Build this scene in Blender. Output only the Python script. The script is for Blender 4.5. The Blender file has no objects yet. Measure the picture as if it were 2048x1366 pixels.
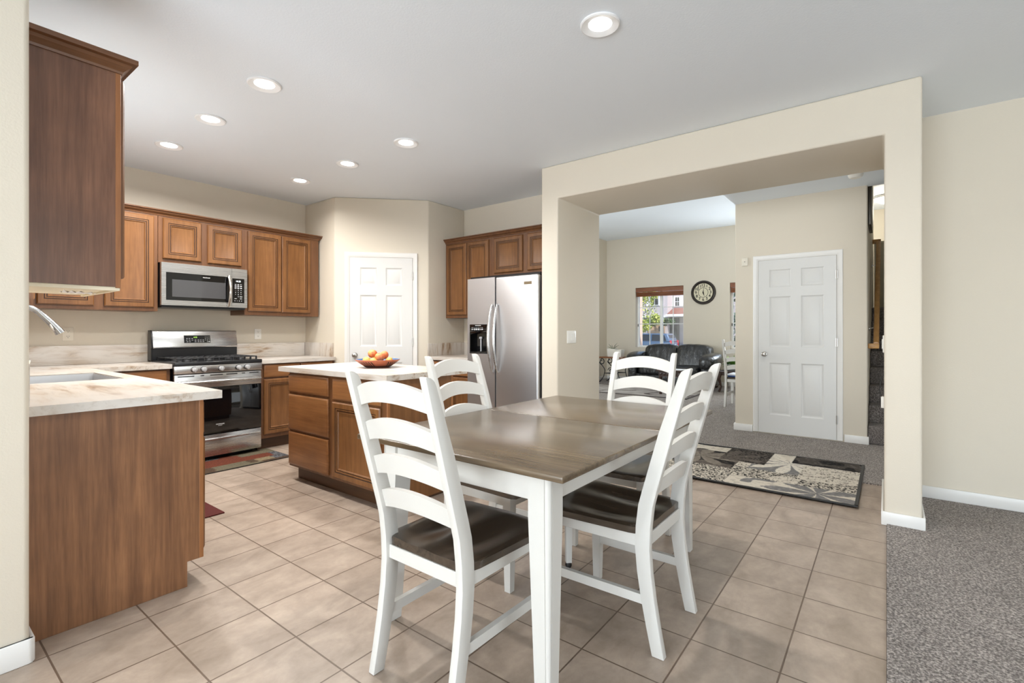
import bpy, bmesh, math, random
from mathutils import Vector, Matrix

random.seed(7)
sc = bpy.context.scene
col = sc.collection
R = math.radians

# ------------------------------------------------------------------ camera, sky, light, exposure
cam_data = bpy.data.cameras.new('camera')
cam_data.sensor_width = 36.0
cam_data.lens = 977.8 / 2048 * 36.0
cam_data.shift_y = -(683 - 663.4) / 2048
cam_data.clip_start = 0.05
cam = bpy.data.objects.new('camera', cam_data)
cam.location = (0, 0, 1.2007)
cam.rotation_euler = (R(90), 0, R(37.453 - 90))
col.objects.link(cam)
sc.camera = cam

sc.view_settings.view_transform = 'Standard'
sc.view_settings.look = 'None'
sc.view_settings.gamma = 1.0
sc.view_settings.use_curve_mapping = False
sc.view_settings.exposure = 0.44
sc.cycles.use_denoising = True
sc.cycles.max_bounces = 10
sc.cycles.diffuse_bounces = 6
sc.cycles.glossy_bounces = 4
sc.cycles.transparent_max_bounces = 8
sc.cycles.sample_clamp_indirect = 6.0
sc.cycles.caustics_reflective = False
sc.cycles.caustics_refractive = False

world = bpy.data.worlds.new('sky')
sc.world = world
world.use_nodes = True
wn = world.node_tree
wn.nodes.clear()
w_out = wn.nodes.new('ShaderNodeOutputWorld')
w_bg = wn.nodes.new('ShaderNodeBackground')
w_sky = wn.nodes.new('ShaderNodeTexSky')
w_sky.sky_type = 'NISHITA'
w_sky.sun_disc = False
w_sky.sun_elevation = R(50)
w_sky.sun_rotation = R(200)
wn.links.new(w_sky.outputs[0], w_bg.inputs[0])
w_bg.inputs[1].default_value = 0.22
wn.links.new(w_bg.outputs[0], w_out.inputs[0])


def area_light(name, loc, direction, sx, sy, power, color=(1, 1, 1), spread=180, shape='RECTANGLE'):
    d = bpy.data.lights.new(name, 'AREA')
    d.shape = shape
    d.size = sx
    d.size_y = sy
    d.energy = power
    d.color = color
    d.spread = R(spread)
    o = bpy.data.objects.new(name, d)
    o.location = loc
    o.rotation_euler = Vector(direction).to_track_quat('-Z', 'Y').to_euler()
    col.objects.link(o)
    return o


sun_d = bpy.data.lights.new('sun', 'SUN')
sun_d.energy = 3.6
sun_d.angle = R(0.6)
sun_d.color = (1.0, 0.95, 0.86)
sun_o = bpy.data.objects.new('sun', sun_d)
sun_o.rotation_euler = Vector((0.42, 0.52, -0.74)).to_track_quat('-Z', 'Y').to_euler()
col.objects.link(sun_o)

DAY = (0.84, 0.925, 1.0)
# daylight through the openings behind the camera (sliding door, family room window) and over the sink;
# each is tilted upwards to put more light on the ceiling
area_light('daylight_sliding_door', (-4.05, 0.4, 1.15), (1, 0.05, 0.85), 3.2, 2.0, 285, DAY)
area_light('daylight_family_window', (0.6, -6.36, 1.35), (0, 1, 0.9), 3.6, 1.9, 92, DAY)
area_light('daylight_sink_window', (0.37, 3.95, 1.60), (1, 0, 1.4), 0.95, 0.85, 14, DAY)
# daylight by the hidden part of a living room window, then two added fills
area_light('daylight_living_window', (11.22, 1.85, 1.55), (-1, 0, 0.2), 0.9, 1.45, 70, DAY)
area_light('added_living_fill', (5.0, 5.02, 1.7), (1, -0.05, 0.2), 1.0, 1.6, 78, DAY)  # added to brighten the living room from behind the fridge wall, no window here
area_light('added_hall_fill', (5.5, -0.93, 1.2), (0, 1, 0.2), 1.3, 1.9, 9, DAY)  # unseen fill added for the hall and closet wall, no door opening here
# added fills under the ceiling, unseen behind the header and behind the viewer
area_light('added_hall_top_fill', (4.95, 0.75, 2.70), (0.3, 0, -1), 0.3, 0.3, 5.5, (1.0, 0.985, 0.96), 180, 'DISK')
for lx, ly in ((-2.2, 0.2), (0.2, -2.4), (2.6, -2.2)):
    area_light('added_family_fill', (lx, ly, 2.72), (0, 0, -1), 0.12, 0.12, 5, (1.0, 0.985, 0.96), 160, 'DISK')


# ------------------------------------------------------------------ materials
def lin(v):
    v /= 255.0
    return v / 12.92 if v <= 0.04045 else ((v + 0.055) / 1.055) ** 2.4


def rgb(r, g, b):
    return (lin(r), lin(g), lin(b), 1.0)


def base_mat(name):
    m = bpy.data.materials.new(name)
    m.use_nodes = True
    nt = m.node_tree
    return m, nt, nt.nodes['Principled BSDF']


def coords(nt, scale=(1, 1, 1), loc=(0, 0, 0)):
    tc = nt.nodes.new('ShaderNodeTexCoord')
    mp = nt.nodes.new('ShaderNodeMapping')
    mp.inputs['Scale'].default_value = scale
    mp.inputs['Location'].default_value = loc
    nt.links.new(tc.outputs['Object'], mp.inputs['Vector'])
    return mp.outputs['Vector']


def noise(nt, vec, scale, detail=4, rough=0.55, dist=0.0):
    n = nt.nodes.new('ShaderNodeTexNoise')
    n.inputs['Scale'].default_value = scale
    n.inputs['Detail'].default_value = detail
    n.inputs['Roughness'].default_value = rough
    n.inputs['Distortion'].default_value = dist
    nt.links.new(vec, n.inputs['Vector'])
    return n.outputs['Fac']


def ramp(nt, fac, stops):
    r = nt.nodes.new('ShaderNodeValToRGB')
    e = r.color_ramp.elements
    while len(e) > 1:
        e.remove(e[-1])
    e[0].position = stops[0][0]
    e[0].color = stops[0][1]
    for p, c in stops[1:]:
        k = e.new(p)
        k.color = c
    nt.links.new(fac, r.inputs['Fac'])
    return r.outputs['Color']


def mix(nt, fac, a, b, mode='MIX'):
    m = nt.nodes.new('ShaderNodeMix')
    m.data_type = 'RGBA'
    m.blend_type = mode
    for sock, v in ((m.inputs[0], fac), (m.inputs[6], a), (m.inputs[7], b)):
        if hasattr(v, 'is_linked'):
            nt.links.new(v, sock)
        else:
            sock.default_value = v
    return m.outputs[2]


def bump(nt, p, height, strength, dist=0.01):
    b = nt.nodes.new('ShaderNodeBump')
    b.inputs['Strength'].default_value = strength
    b.inputs['Distance'].default_value = dist
    nt.links.new(height, b.inputs['Height'])
    nt.links.new(b.outputs['Normal'], p.inputs['Normal'])


def plain(name, c, rough=0.5, metal=0.0, spec=0.5, coat=0.0, emit=None, estr=0.0):
    m, nt, p = base_mat(name)
    p.inputs['Base Color'].default_value = c
    p.inputs['Roughness'].default_value = rough
    p.inputs['Metallic'].default_value = metal
    p.inputs['Specular IOR Level'].default_value = spec
    p.inputs['Coat Weight'].default_value = coat
    if emit:
        p.inputs['Emission Color'].default_value = emit
        p.inputs['Emission Strength'].default_value = estr
    return m


def paint(name, c, rough=0.6, tex=0.15, scale=140):
    m, nt, p = base_mat(name)
    v = coords(nt)
    big = noise(nt, v, 0.7, 2)
    cc = ramp(nt, big, [(0.3, tuple(x * 0.97 for x in c[:3]) + (1,)), (0.7, c)])
    nt.links.new(cc, p.inputs['Base Color'])
    p.inputs['Roughness'].default_value = rough
    p.inputs['Specular IOR Level'].default_value = 0.3
    bump(nt, p, noise(nt, v, scale, 3), tex, 0.004)
    return m


def wood(name, dark, light, rough=0.35, grain='z', fine=0.5, blotch=0.55, coat=0.0, gs=1.0):
    """stained wood: long grain along one axis, a fine pore streak and soft blotches"""
    m, nt, p = base_mat(name)
    s = {'z': (16, 16, 1.1), 'x': (1.1, 16, 16), 'y': (16, 1.1, 16)}[grain]
    v = coords(nt, tuple(k * gs for k in s))
    g = noise(nt, v, 1.6, 5, 0.6, 0.6)
    s2 = {'z': (120, 120, 5), 'x': (5, 120, 120), 'y': (120, 5, 120)}[grain]
    f = noise(nt, coords(nt, tuple(k * gs for k in s2)), 1.0, 3, 0.7)
    b = noise(nt, coords(nt, (3.2, 3.2, 3.2)), 1.0, 3)
    c1 = ramp(nt, g, [(0.28, dark), (0.72, light)])
    c2 = mix(nt, fine, c1, ramp(nt, f, [(0.3, (0.55, 0.5, 0.45, 1)), (0.62, (1, 1, 1, 1))]), 'MULTIPLY')
    c3 = mix(nt, blotch, c2, ramp(nt, b, [(0.3, (0.62, 0.58, 0.55, 1)), (0.65, (1.08, 1.05, 1.0, 1))]), 'MULTIPLY')
    nt.links.new(c3, p.inputs['Base Color'])
    p.inputs['Roughness'].default_value = rough
    p.inputs['Coat Weight'].default_value = coat
    p.inputs['Coat Roughness'].default_value = 0.2
    bump(nt, p, f, 0.06, 0.002)
    return m


def steel(name, c=(0.62, 0.61, 0.60, 1), rough=0.27, axis='x'):
    m, nt, p = base_mat(name)
    p.inputs['Metallic'].default_value = 1.0
    s = {'x': (2, 400, 400), 'y': (400, 2, 400), 'z': (400, 400, 2)}[axis]
    n = noise(nt, coords(nt, s), 1.0, 2)
    nt.links.new(ramp(nt, n, [(0.2, tuple(k * 0.975 for k in c[:3]) + (1,)), (0.8, c)]), p.inputs['Base Color'])
    rr = nt.nodes.new('ShaderNodeMapRange')
    rr.inputs['To Min'].default_value = rough - 0.03
    rr.inputs['To Max'].default_value = rough + 0.04
    nt.links.new(n, rr.inputs['Value'])
    nt.links.new(rr.outputs[0], p.inputs['Roughness'])
    return m


def tile_mat():
    m, nt, p = base_mat('ceramic_floor_tile')
    T = 0.30955
    v = coords(nt, (1, 1, 1), (-0.3937 + 0.0022, -2.4663 + 0.0022, 0))
    br = nt.nodes.new('ShaderNodeTexBrick')
    br.offset = 0.0
    br.squash = 1.0
    br.inputs['Scale'].default_value = 1.0
    br.inputs['Brick Width'].default_value = T
    br.inputs['Row Height'].default_value = T
    br.inputs['Mortar Size'].default_value = 0.0034
    br.inputs['Mortar Smooth'].default_value = 0.25
    br.inputs['Bias'].default_value = 0.0
    br.inputs['Color1'].default_value = (0.90, 0.90, 0.90, 1)
    br.inputs['Color2'].default_value = (1.05, 1.05, 1.05, 1)
    br.inputs['Mortar'].default_value = (1, 1, 1, 1)
    nt.links.new(v, br.inputs['Vector'])
    n1 = noise(nt, coords(nt, (3.0, 4.5, 1)), 1.6, 8, 0.62, 0.4)
    n2 = noise(nt, coords(nt), 26, 5, 0.7)
    base = ramp(nt, n1, [(0.30, rgb(144, 128, 113)), (0.5, rgb(162, 145, 130)), (0.74, rgb(181, 164, 148))])
    base = mix(nt, 0.35, base, ramp(nt, n2, [(0.3, (0.75, 0.73, 0.7, 1)), (0.65, (1.08, 1.07, 1.05, 1))]), 'MULTIPLY')
    base = mix(nt, 1.0, base, br.outputs['Color'], 'MULTIPLY')
    full = mix(nt, br.outputs['Fac'], base, rgb(100, 82, 68))
    nt.links.new(full, p.inputs['Base Color'])
    p.inputs['Roughness'].default_value = 0.36
    inv = nt.nodes.new('ShaderNodeMath')
    inv.operation = 'MULTIPLY_ADD'
    inv.inputs[1].default_value = -1.0
    inv.inputs[2].default_value = 1.0
    nt.links.new(br.outputs['Fac'], inv.inputs[0])
    add = nt.nodes.new('ShaderNodeMath')
    add.operation = 'MULTIPLY_ADD'
    add.inputs[1].default_value = 0.22
    nt.links.new(n2, add.inputs[0])
    nt.links.new(inv.outputs[0], add.inputs[2])
    bump(nt, p, add.outputs[0], 0.5, 0.003)
    return m


def carpet_mat(name, dark, mid, light):
    m, nt, p = base_mat(name)
    v = coords(nt)
    n1 = noise(nt, v, 105, 4, 0.75)
    n2 = noise(nt, v, 6, 4, 0.6)
    c = ramp(nt, n1, [(0.36, dark), (0.5, mid), (0.62, light)])
    c = mix(nt, 0.6, c, ramp(nt, n2, [(0.3, (0.78, 0.78, 0.78, 1)), (0.7, (1.1, 1.1, 1.1, 1))]), 'MULTIPLY')
    nt.links.new(c, p.inputs['Base Color'])
    p.inputs['Roughness'].default_value = 0.95
    p.inputs['Specular IOR Level'].default_value = 0.1
    p.inputs['Sheen Weight'].default_value = 0.2
    bump(nt, p, noise(nt, v, 90, 4, 0.7), 1.0, 0.016)
    return m


def marble_mat(name, axis='y'):
    m, nt, p = base_mat(name)
    s = {'y': (9, 1.5, 9), 'x': (1.5, 9, 9), 'z': (9, 9, 1.5)}[axis]
    v = coords(nt, s)
    n = noise(nt, v, 1.5, 7, 0.62, 1.2)
    n2 = noise(nt, v, 4.5, 6, 0.7, 0.8)
    n3 = noise(nt, coords(nt), 1.7, 2)
    c = ramp(nt, n, [(0.30, rgb(136, 108, 84)), (0.40, rgb(182, 163, 142)), (0.5, rgb(206, 198, 188)), (0.75, rgb(214, 209, 203))])
    c2 = ramp(nt, n2, [(0.33, rgb(150, 130, 110)), (0.45, rgb(235, 230, 224)), (1.0, rgb(240, 238, 234))])
    c = mix(nt, 0.55, c, c2, 'MULTIPLY')
    c = mix(nt, ramp(nt, n3, [(0.42, (0.75, 0.75, 0.75, 1)), (0.62, (0, 0, 0, 1))]), c, rgb(210, 205, 199))
    nt.links.new(c, p.inputs['Base Color'])
    p.inputs['Roughness'].default_value = 0.28
    return m


def vcol_mat(name, rough=0.9, attr='pattern', tex=0.5):
    m, nt, p = base_mat(name)
    a = nt.nodes.new('ShaderNodeAttribute')
    a.attribute_name = attr
    v = coords(nt)
    n = noise(nt, v, 350, 2)
    c = mix(nt, 0.5, a.outputs['Color'], ramp(nt, n, [(0.3, (0.7, 0.7, 0.7, 1)), (0.7, (1.15, 1.15, 1.15, 1))]), 'MULTIPLY')
    nt.links.new(c, p.inputs['Base Color'])
    p.inputs['Roughness'].default_value = rough
    p.inputs['Specular IOR Level'].default_value = 0.15
    bump(nt, p, n, tex, 0.003)
    return m


def glass_mat(name, tint=(1, 1, 1, 1), refl=0.06):
    m = bpy.data.materials.new(name)
    m.use_nodes = True
    nt = m.node_tree
    nt.nodes.clear()
    out = nt.nodes.new('ShaderNodeOutputMaterial')
    tr = nt.nodes.new('ShaderNodeBsdfTransparent')
    tr.inputs[0].default_value = tint
    gl = nt.nodes.new('ShaderNodeBsdfGlossy')
    gl.inputs['Roughness'].default_value = 0.02
    mx = nt.nodes.new('ShaderNodeMixShader')
    mx.inputs[0].default_value = refl
    nt.links.new(tr.outputs[0], mx.inputs[1])
    nt.links.new(gl.outputs[0], mx.inputs[2])
    nt.links.new(mx.outputs[0], out.inputs[0])
    return m


def leaf_mat(name, a, b):
    m, nt, p = base_mat(name)
    n = noise(nt, coords(nt), 3.0, 3)
    nt.links.new(ramp(nt, n, [(0.35, a), (0.65, b)]), p.inputs['Base Color'])
    p.inputs['Roughness'].default_value = 0.6
    return m


M = {}
M['wall'] = paint('wall_paint_beige', rgb(216, 207, 191))
M['ceiling'] = paint('ceiling_paint', rgb(234, 240, 246), 0.7, 0.2, 90)
M['trim'] = plain('white_trim_paint', rgb(226, 224, 220), 0.35)
M['door'] = plain('white_door_paint', rgb(212, 211, 208), 0.4)
M['tile'] = tile_mat()
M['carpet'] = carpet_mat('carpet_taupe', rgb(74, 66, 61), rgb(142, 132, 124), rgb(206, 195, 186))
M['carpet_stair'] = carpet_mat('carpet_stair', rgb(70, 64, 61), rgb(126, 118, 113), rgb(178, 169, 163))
M['oak'] = wood('maple_stain_door', rgb(110, 71, 38), rgb(138, 95, 56), 0.34, 'z', 0.35, 0.5)
M['oakx'] = wood('maple_stain_drawer', rgb(120, 77, 43), rgb(152, 105, 64), 0.34, 'x', 0.35, 0.5)
M['frame'] = wood('maple_stain_frame', rgb(100, 65, 40), rgb(124, 84, 54), 0.36, 'z', 0.35, 0.4)
M['crown'] = wood('maple_stain_crown', rgb(94, 60, 36), rgb(122, 82, 52), 0.34, 'x', 0.35, 0.4)
M['toe'] = wood('toe_kick_wood', rgb(72, 48, 30), rgb(98, 68, 44), 0.45, 'x', 0.4, 0.4)
M['panel_end'] = wood('end_panel_wood', rgb(110, 75, 50), rgb(152, 108, 74), 0.38, 'z', 0.6, 0.6, gs=0.8)
M['panel_upper'] = wood('upper_panel_wood', rgb(106, 72, 53), rgb(138, 98, 75), 0.34, 'z', 0.6, 0.6, gs=0.8)
M['glaze'] = plain('dark_glaze_line', rgb(60, 35, 18), 0.4)
M['stile'] = wood('stile_light', rgb(140, 90, 50), rgb(164, 110, 66), 0.4, 'z', 0.3, 0.3)
M['underside'] = plain('cabinet_underside', rgb(226, 216, 192), 0.6)
M['rail_oak'] = wood('oak_handrail', rgb(176, 128, 72), rgb(206, 160, 100), 0.35, 'x', 0.4, 0.2)
M['marble_y'] = marble_mat('laminate_counter_y', 'y')
M['marble_x'] = marble_mat('laminate_counter_x', 'x')
M['marble_z'] = marble_mat('laminate_counter_z', 'z')
M['steel_x'] = steel('brushed_steel_x', axis='x')
M['steel_y'] = steel('brushed_steel_y', (0.62, 0.62, 0.63, 1), 0.40, 'y')
M['steel_z'] = steel('brushed_steel_z', axis='z')
M['tap'] = plain('brushed_tap_nickel', (0.30, 0.30, 0.30, 1), 0.2, 1.0)
M['chrome'] = plain('polished_nickel', (0.75, 0.74, 0.72, 1), 0.16, 1.0)
M['knob'] = plain('knob_silver', (0.72, 0.72, 0.73, 1), 0.32, 0.7)
M['nickel'] = plain('satin_nickel', (0.55, 0.53, 0.50, 1), 0.3, 1.0)
M['black'] = plain('black_enamel', rgb(24, 24, 26), 0.3)
M['black_gloss'] = plain('black_glass', rgb(8, 8, 10), 0.04, 0.0, 0.6, 0.3)
M['mw_window'] = plain('microwave_window_screen', rgb(70, 70, 72), 0.06, 0.0, 0.6, 0.3)
M['iron'] = plain('cast_iron', rgb(30, 30, 32), 0.55)
M['white_print'] = plain('white_print', rgb(235, 235, 235), 0.5)
M['grey_print'] = plain('grey_print', rgb(165, 165, 168), 0.5)
M['green_led'] = plain('green_led', rgb(150, 220, 60), 0.5, emit=(0.45, 0.8, 0.12, 1), estr=1.0)
M['white_led'] = plain('white_led', rgb(230, 240, 240), 0.5, emit=(0.85, 0.95, 0.95, 1), estr=0.9)
M['chair'] = paint('chair_white_paint', rgb(206, 203, 197), 0.4, 0.03, 60)
M['seat'] = wood('walnut_seat', rgb(50, 42, 35), rgb(84, 72, 60), 0.24, 'y', 0.5, 0.5, 0.25)
M['table'] = wood('walnut_table_top', rgb(80, 66, 49), rgb(116, 99, 77), 0.24, 'y', 0.55, 0.35, 0.3)
M['dark_rubber'] = plain('dark_rubber', rgb(24, 23, 22), 0.5)
M['plastic_white'] = plain('white_plastic', rgb(236, 234, 228), 0.4)
M['plastic_ivory'] = plain('ivory_plastic', rgb(226, 219, 204), 0.45)
M['slot'] = plain('outlet_slot', rgb(50, 45, 42), 0.6)
M['lens'] = plain('lamp_lens', rgb(255, 255, 255), 0.5, emit=(1.0, 0.985, 0.95, 1), estr=9.0)
M['lamp_trim'] = plain('lamp_trim', rgb(232, 232, 232), 0.5)
M['leather'] = None
M['clock_dark'] = plain('clock_rim', rgb(36, 27, 20), 0.4)
M['clock_face'] = plain('clock_face', rgb(216, 208, 180), 0.6)
M['clock_ink'] = plain('clock_ink', rgb(50, 42, 34), 0.6)
M['bamboo'] = wood('bamboo_blind', rgb(112, 62, 34), rgb(160, 98, 56), 0.5, 'y', 0.7, 0.4)
M['vinyl'] = plain('window_vinyl', rgb(238, 238, 236), 0.4)
M['glass'] = glass_mat('window_glass')
M['table_wood'] = wood('console_wood', rgb(110, 66, 36), rgb(150, 94, 54), 0.35, 'y', 0.5, 0.3)
M['dark_wood'] = wood('dark_wood', rgb(44, 28, 20), rgb(72, 46, 34), 0.3, 'x', 0.5, 0.3)
M['ceramic'] = plain('white_ceramic', rgb(234, 230, 220), 0.35)
M['green_leaf'] = leaf_mat('houseplant_leaf', rgb(62, 108, 40), rgb(140, 176, 84))
M['dark_leaf'] = leaf_mat('dark_leaf', rgb(44, 66, 40), rgb(84, 104, 66))
M['tree_leaf'] = leaf_mat('tree_leaf', rgb(92, 130, 50), rgb(212, 214, 110))
M['hedge_leaf'] = leaf_mat('hedge_leaf', rgb(40, 66, 34), rgb(74, 104, 54))
M['grey_leaf'] = leaf_mat('grey_leaf', rgb(56, 84, 66), rgb(122, 150, 128))
M['bark'] = plain('bark', rgb(92, 74, 58), 0.8)
M['terracotta'] = plain('terracotta', rgb(176, 96, 58), 0.5)
M['terracotta'] = None


def painted_bowl():
    m, nt, p = base_mat('painted_terracotta')

    def math_(op, a, b=None):
        n = nt.nodes.new('ShaderNodeMath')
        n.operation = op
        for k, v in enumerate((a, b)):
            if v is None:
                continue
            if hasattr(v, 'is_linked'):
                nt.links.new(v, n.inputs[k])
            else:
                n.inputs[k].default_value = v
        return n.outputs[0]
    sx = nt.nodes.new('ShaderNodeSeparateXYZ')
    nt.links.new(coords(nt), sx.inputs[0])
    x, y, z = sx.outputs
    a = math_('ADD', math_('ARCTAN2', y, x), math_('MULTIPLY', z, 3.0))
    slit = math_('GREATER_THAN', math_('SINE', math_('MULTIPLY', a, 44.0)), -0.15)
    grp = math_('GREATER_THAN', math_('SINE', math_('MULTIPLY', a, 4.0)), -0.3)
    zone = math_('MULTIPLY', math_('GREATER_THAN', z, 0.014), math_('LESS_THAN', z, 0.050))
    low = math_('MULTIPLY', math_('LESS_THAN', z, 0.016), math_('GREATER_THAN', z, 0.0065))
    f = math_('MAXIMUM', math_('MULTIPLY', math_('MULTIPLY', slit, grp), zone), low)
    nt.links.new(mix(nt, f, rgb(166, 92, 62), rgb(34, 20, 20)), p.inputs['Base Color'])
    p.inputs['Roughness'].default_value = 0.5
    return m


M['terracotta'] = painted_bowl()
M['blue_glaze'] = plain('blue_glaze', rgb(50, 92, 140), 0.25)
M['dark_glaze'] = plain('dark_paint', rgb(42, 28, 26), 0.5)
M['sky_panel'] = plain('blue_cushion', rgb(62, 92, 150), 0.7)
M['cushion'] = plain('white_cushion', rgb(236, 240, 248), 0.8)
M['paper'] = plain('paper', rgb(240, 240, 242), 0.6)
M['stucco'] = paint('stucco_mauve', rgb(192, 184, 188), 0.9, 0.4, 12)
M['stucco_pink'] = paint('stucco_pink', rgb(230, 206, 190), 0.9, 0.4, 30)
M['stucco_beige'] = paint('stucco_beige', rgb(190, 165, 140), 0.9, 0.4, 12)
M['roof'] = plain('clay_roof', rgb(128, 78, 66), 0.8)
M['ext_white'] = plain('exterior_white', rgb(236, 236, 238), 0.6)
M['ext_dark'] = plain('exterior_dark', rgb(54, 52, 54), 0.5)
M['asphalt'] = plain('asphalt', rgb(120, 118, 116), 0.9)
M['car_blue'] = plain('car_paint', rgb(70, 96, 126), 0.3, 0.2, 0.5, 0.8)
M['car_glass'] = plain('car_glass', rgb(24, 30, 38), 0.05)
M['car_red'] = plain('car_red_lamp', rgb(190, 26, 40), 0.2)
M['tyre'] = plain('tyre', rgb(26, 26, 26), 0.8)
M['plate_white'] = plain('number_plate', rgb(230, 230, 232), 0.5)
M['grey_wall'] = paint('stair_wall_paint', rgb(190, 184, 166))
M['picture_dark'] = plain('dark_metal', rgb(84, 78, 70), 0.35, 0.6)
M['lamp_glow'] = plain('lamp_glow', rgb(255, 250, 235), 0.5, emit=(1.0, 0.93, 0.78, 1), estr=3.0)


def leather():
    m, nt, p = base_mat('black_leather')
    v = coords(nt)
    p.inputs['Base Color'].default_value = rgb(22, 23, 24)
    p.inputs['Roughness'].default_value = 0.24
    p.inputs['Coat Weight'].default_value = 0.4
    p.inputs['Coat Roughness'].default_value = 0.2
    bump(nt, p, noise(nt, coords(nt, (5, 5, 2)), 3.0, 4, 0.6, 0.8), 0.9, 0.04)
    return m


M['leather'] = leather()


# ------------------------------------------------------------------ mesh helpers
class MB:
    def __init__(s):
        s.bm = bmesh.new()

    def _bev(s, edges, off, seg):
        if off > 0 and edges:
            bmesh.ops.bevel(s.bm, geom=list(edges), offset=off, segments=seg, affect='EDGES', profile=0.5, clamp_overlap=True)

    def box(s, x0, x1, y0, y1, z0, z1, bev=0.0, seg=2):
        v = [s.bm.verts.new((x, y, z)) for x in (x0, x1) for y in (y0, y1) for z in (z0, z1)]
        fs = [s.bm.faces.new([v[i] for i in q]) for q in ((0, 1, 3, 2), (4, 6, 7, 5), (0, 4, 5, 1), (2, 3, 7, 6), (0, 2, 6, 4), (1, 5, 7, 3))]
        s._bev({e for f in fs for e in f.edges}, bev, seg)
        return s

    def prism(s, pts, axis, a0, a1, bev=0.0, seg=2, ang=30):
        """polygon extruded along an axis; pts are the other two coordinates in x,y,z order"""
        def P(p, a):
            return {'x': (a, p[0], p[1]), 'y': (p[0], a, p[1]), 'z': (p[0], p[1], a)}[axis]
        A = [s.bm.verts.new(P(p, a0)) for p in pts]
        B = [s.bm.verts.new(P(p, a1)) for p in pts]
        n = len(pts)
        fs = [s.bm.faces.new(A), s.bm.faces.new(B[::-1])]
        for i in range(n):
            fs.append(s.bm.faces.new((A[i], B[i], B[(i + 1) % n], A[(i + 1) % n])))
        bmesh.ops.recalc_face_normals(s.bm, faces=fs)
        if bev:
            es = {e for f in fs for e in f.edges}
            s._bev([e for e in es if len(e.link_faces) == 2 and e.calc_face_angle(0) > R(ang)], bev, seg)
        return s

    def tube(s, pts, r, seg=10, closed=False, caps=True, flat=1.0):
        pts = [Vector(p) for p in pts]
        n = len(pts)
        rs = r if isinstance(r, (list, tuple)) else [r] * n
        rings = []
        up = None
        for i, p in enumerate(pts):
            if closed:
                t = (pts[(i + 1) % n] - pts[i - 1]).normalized()
            else:
                t = (pts[min(i + 1, n - 1)] - pts[max(i - 1, 0)]).normalized()
            if up is None:
                up = Vector((0, 0, 1)) if abs(t.z) < 0.9 else Vector((1, 0, 0))
            side = t.cross(up)
            if side.length < 1e-6:
                side = t.cross(Vector((0, 1, 0)))
            side.normalize()
            up = side.cross(t).normalized()
            rings.append([s.bm.verts.new(p + (side * math.cos(a) + up * (math.sin(a) * flat)) * rs[i]) for a in [2 * math.pi * k / seg for k in range(seg)]])
        m = n if closed else n - 1
        for i in range(m):
            A, B = rings[i], rings[(i + 1) % n]
            for k in range(seg):
                s.bm.faces.new((A[k], A[(k + 1) % seg], B[(k + 1) % seg], B[k]))
        if caps and not closed:
            s.bm.faces.new(rings[0][::-1])
            s.bm.faces.new(rings[-1])
        return s

    def cyl(s, p0, p1, r0, r1=None, seg=24):
        return s.tube([p0, p1], [r0, r0 if r1 is None else r1], seg)

    def lathe(s, prof, c, seg=32, axis='z'):
        """profile (radius, height) turned about an axis through c; open ends with radius 0 close"""
        def P(r, h, a):
            x, y = r * math.cos(a), r * math.sin(a)
            v = {'z': (x, y, h), 'x': (h, x, y), 'y': (x, h, y)}[axis]
            return (c[0] + v[0], c[1] + v[1], c[2] + v[2])
        rings = []
        for r, h in prof:
            if r < 1e-7:
                rings.append([s.bm.verts.new(P(0, h, 0))])
            else:
                rings.append([s.bm.verts.new(P(r, h, 2 * math.pi * k / seg)) for k in range(seg)])
        for A, B in zip(rings, rings[1:]):
            for k in range(seg):
                k2 = (k + 1) % seg
                if len(A) == 1 and len(B) == 1:
                    continue
                if len(A) == 1:
                    s.bm.faces.new((A[0], B[k], B[k2]))
                elif len(B) == 1:
                    s.bm.faces.new((A[k], B[0], A[k2]))
                else:
                    s.bm.faces.new((A[k], B[k], B[k2], A[k2]))
        return s

    def face(s, pts):
        s.bm.faces.new([s.bm.verts.new(p) for p in pts])
        return s

    def rings(s, x0, x1, z0, z1, prof, fill=True, y=0.0, dark=()):
        """nested rectangles facing -y: prof lists (inset, depth) with depth measured out of the face (towards -y)"""
        L = []
        for i, d in prof:
            L.append([s.bm.verts.new(p) for p in ((x0 + i, y - d, z0 + i), (x1 - i, y - d, z0 + i), (x1 - i, y - d, z1 - i), (x0 + i, y - d, z1 - i))])
        for n_, (A, B) in enumerate(zip(L, L[1:])):
            for k in range(4):
                s.bm.faces.new((A[k], A[(k + 1) % 4], B[(k + 1) % 4], B[k])).material_index = 1 if n_ in dark else 0
        if fill:
            s.bm.faces.new(L[-1])
        return s

    def plate(s, xs, ys, keep, z0, z1, bev=0.0, seg=3):
        """slab made of grid cells; keep(i, j) tells which cells are solid"""
        V = {}

        def vt(i, j, t):
            if (i, j, t) not in V:
                V[i, j, t] = s.bm.verts.new((xs[i], ys[j], z1 if t else z0))
            return V[i, j, t]
        nx, ny = len(xs) - 1, len(ys) - 1
        K = lambda i, j: 0 <= i < nx and 0 <= j < ny and keep(i, j)
        rim = []
        for i in range(nx):
            for j in range(ny):
                if not K(i, j):
                    continue
                s.bm.faces.new([vt(i, j, 1), vt(i + 1, j, 1), vt(i + 1, j + 1, 1), vt(i, j + 1, 1)])
                s.bm.faces.new([vt(i, j + 1, 0), vt(i + 1, j + 1, 0), vt(i + 1, j, 0), vt(i, j, 0)])
                for (di, dj, a, b) in ((-1, 0, (i, j + 1), (i, j)), (1, 0, (i + 1, j), (i + 1, j + 1)), (0, -1, (i, j), (i + 1, j)), (0, 1, (i + 1, j + 1), (i, j + 1))):
                    if not K(i + di, j + dj):
                        rim.append(s.bm.faces.new([vt(*a, 0), vt(*b, 0), vt(*b, 1), vt(*a, 1)]))
        if bev:
            es = {e for f in rim for e in f.edges if len(e.link_faces) == 2 and e.calc_face_angle(0) > R(30)}
            s._bev(es, bev, seg)
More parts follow.
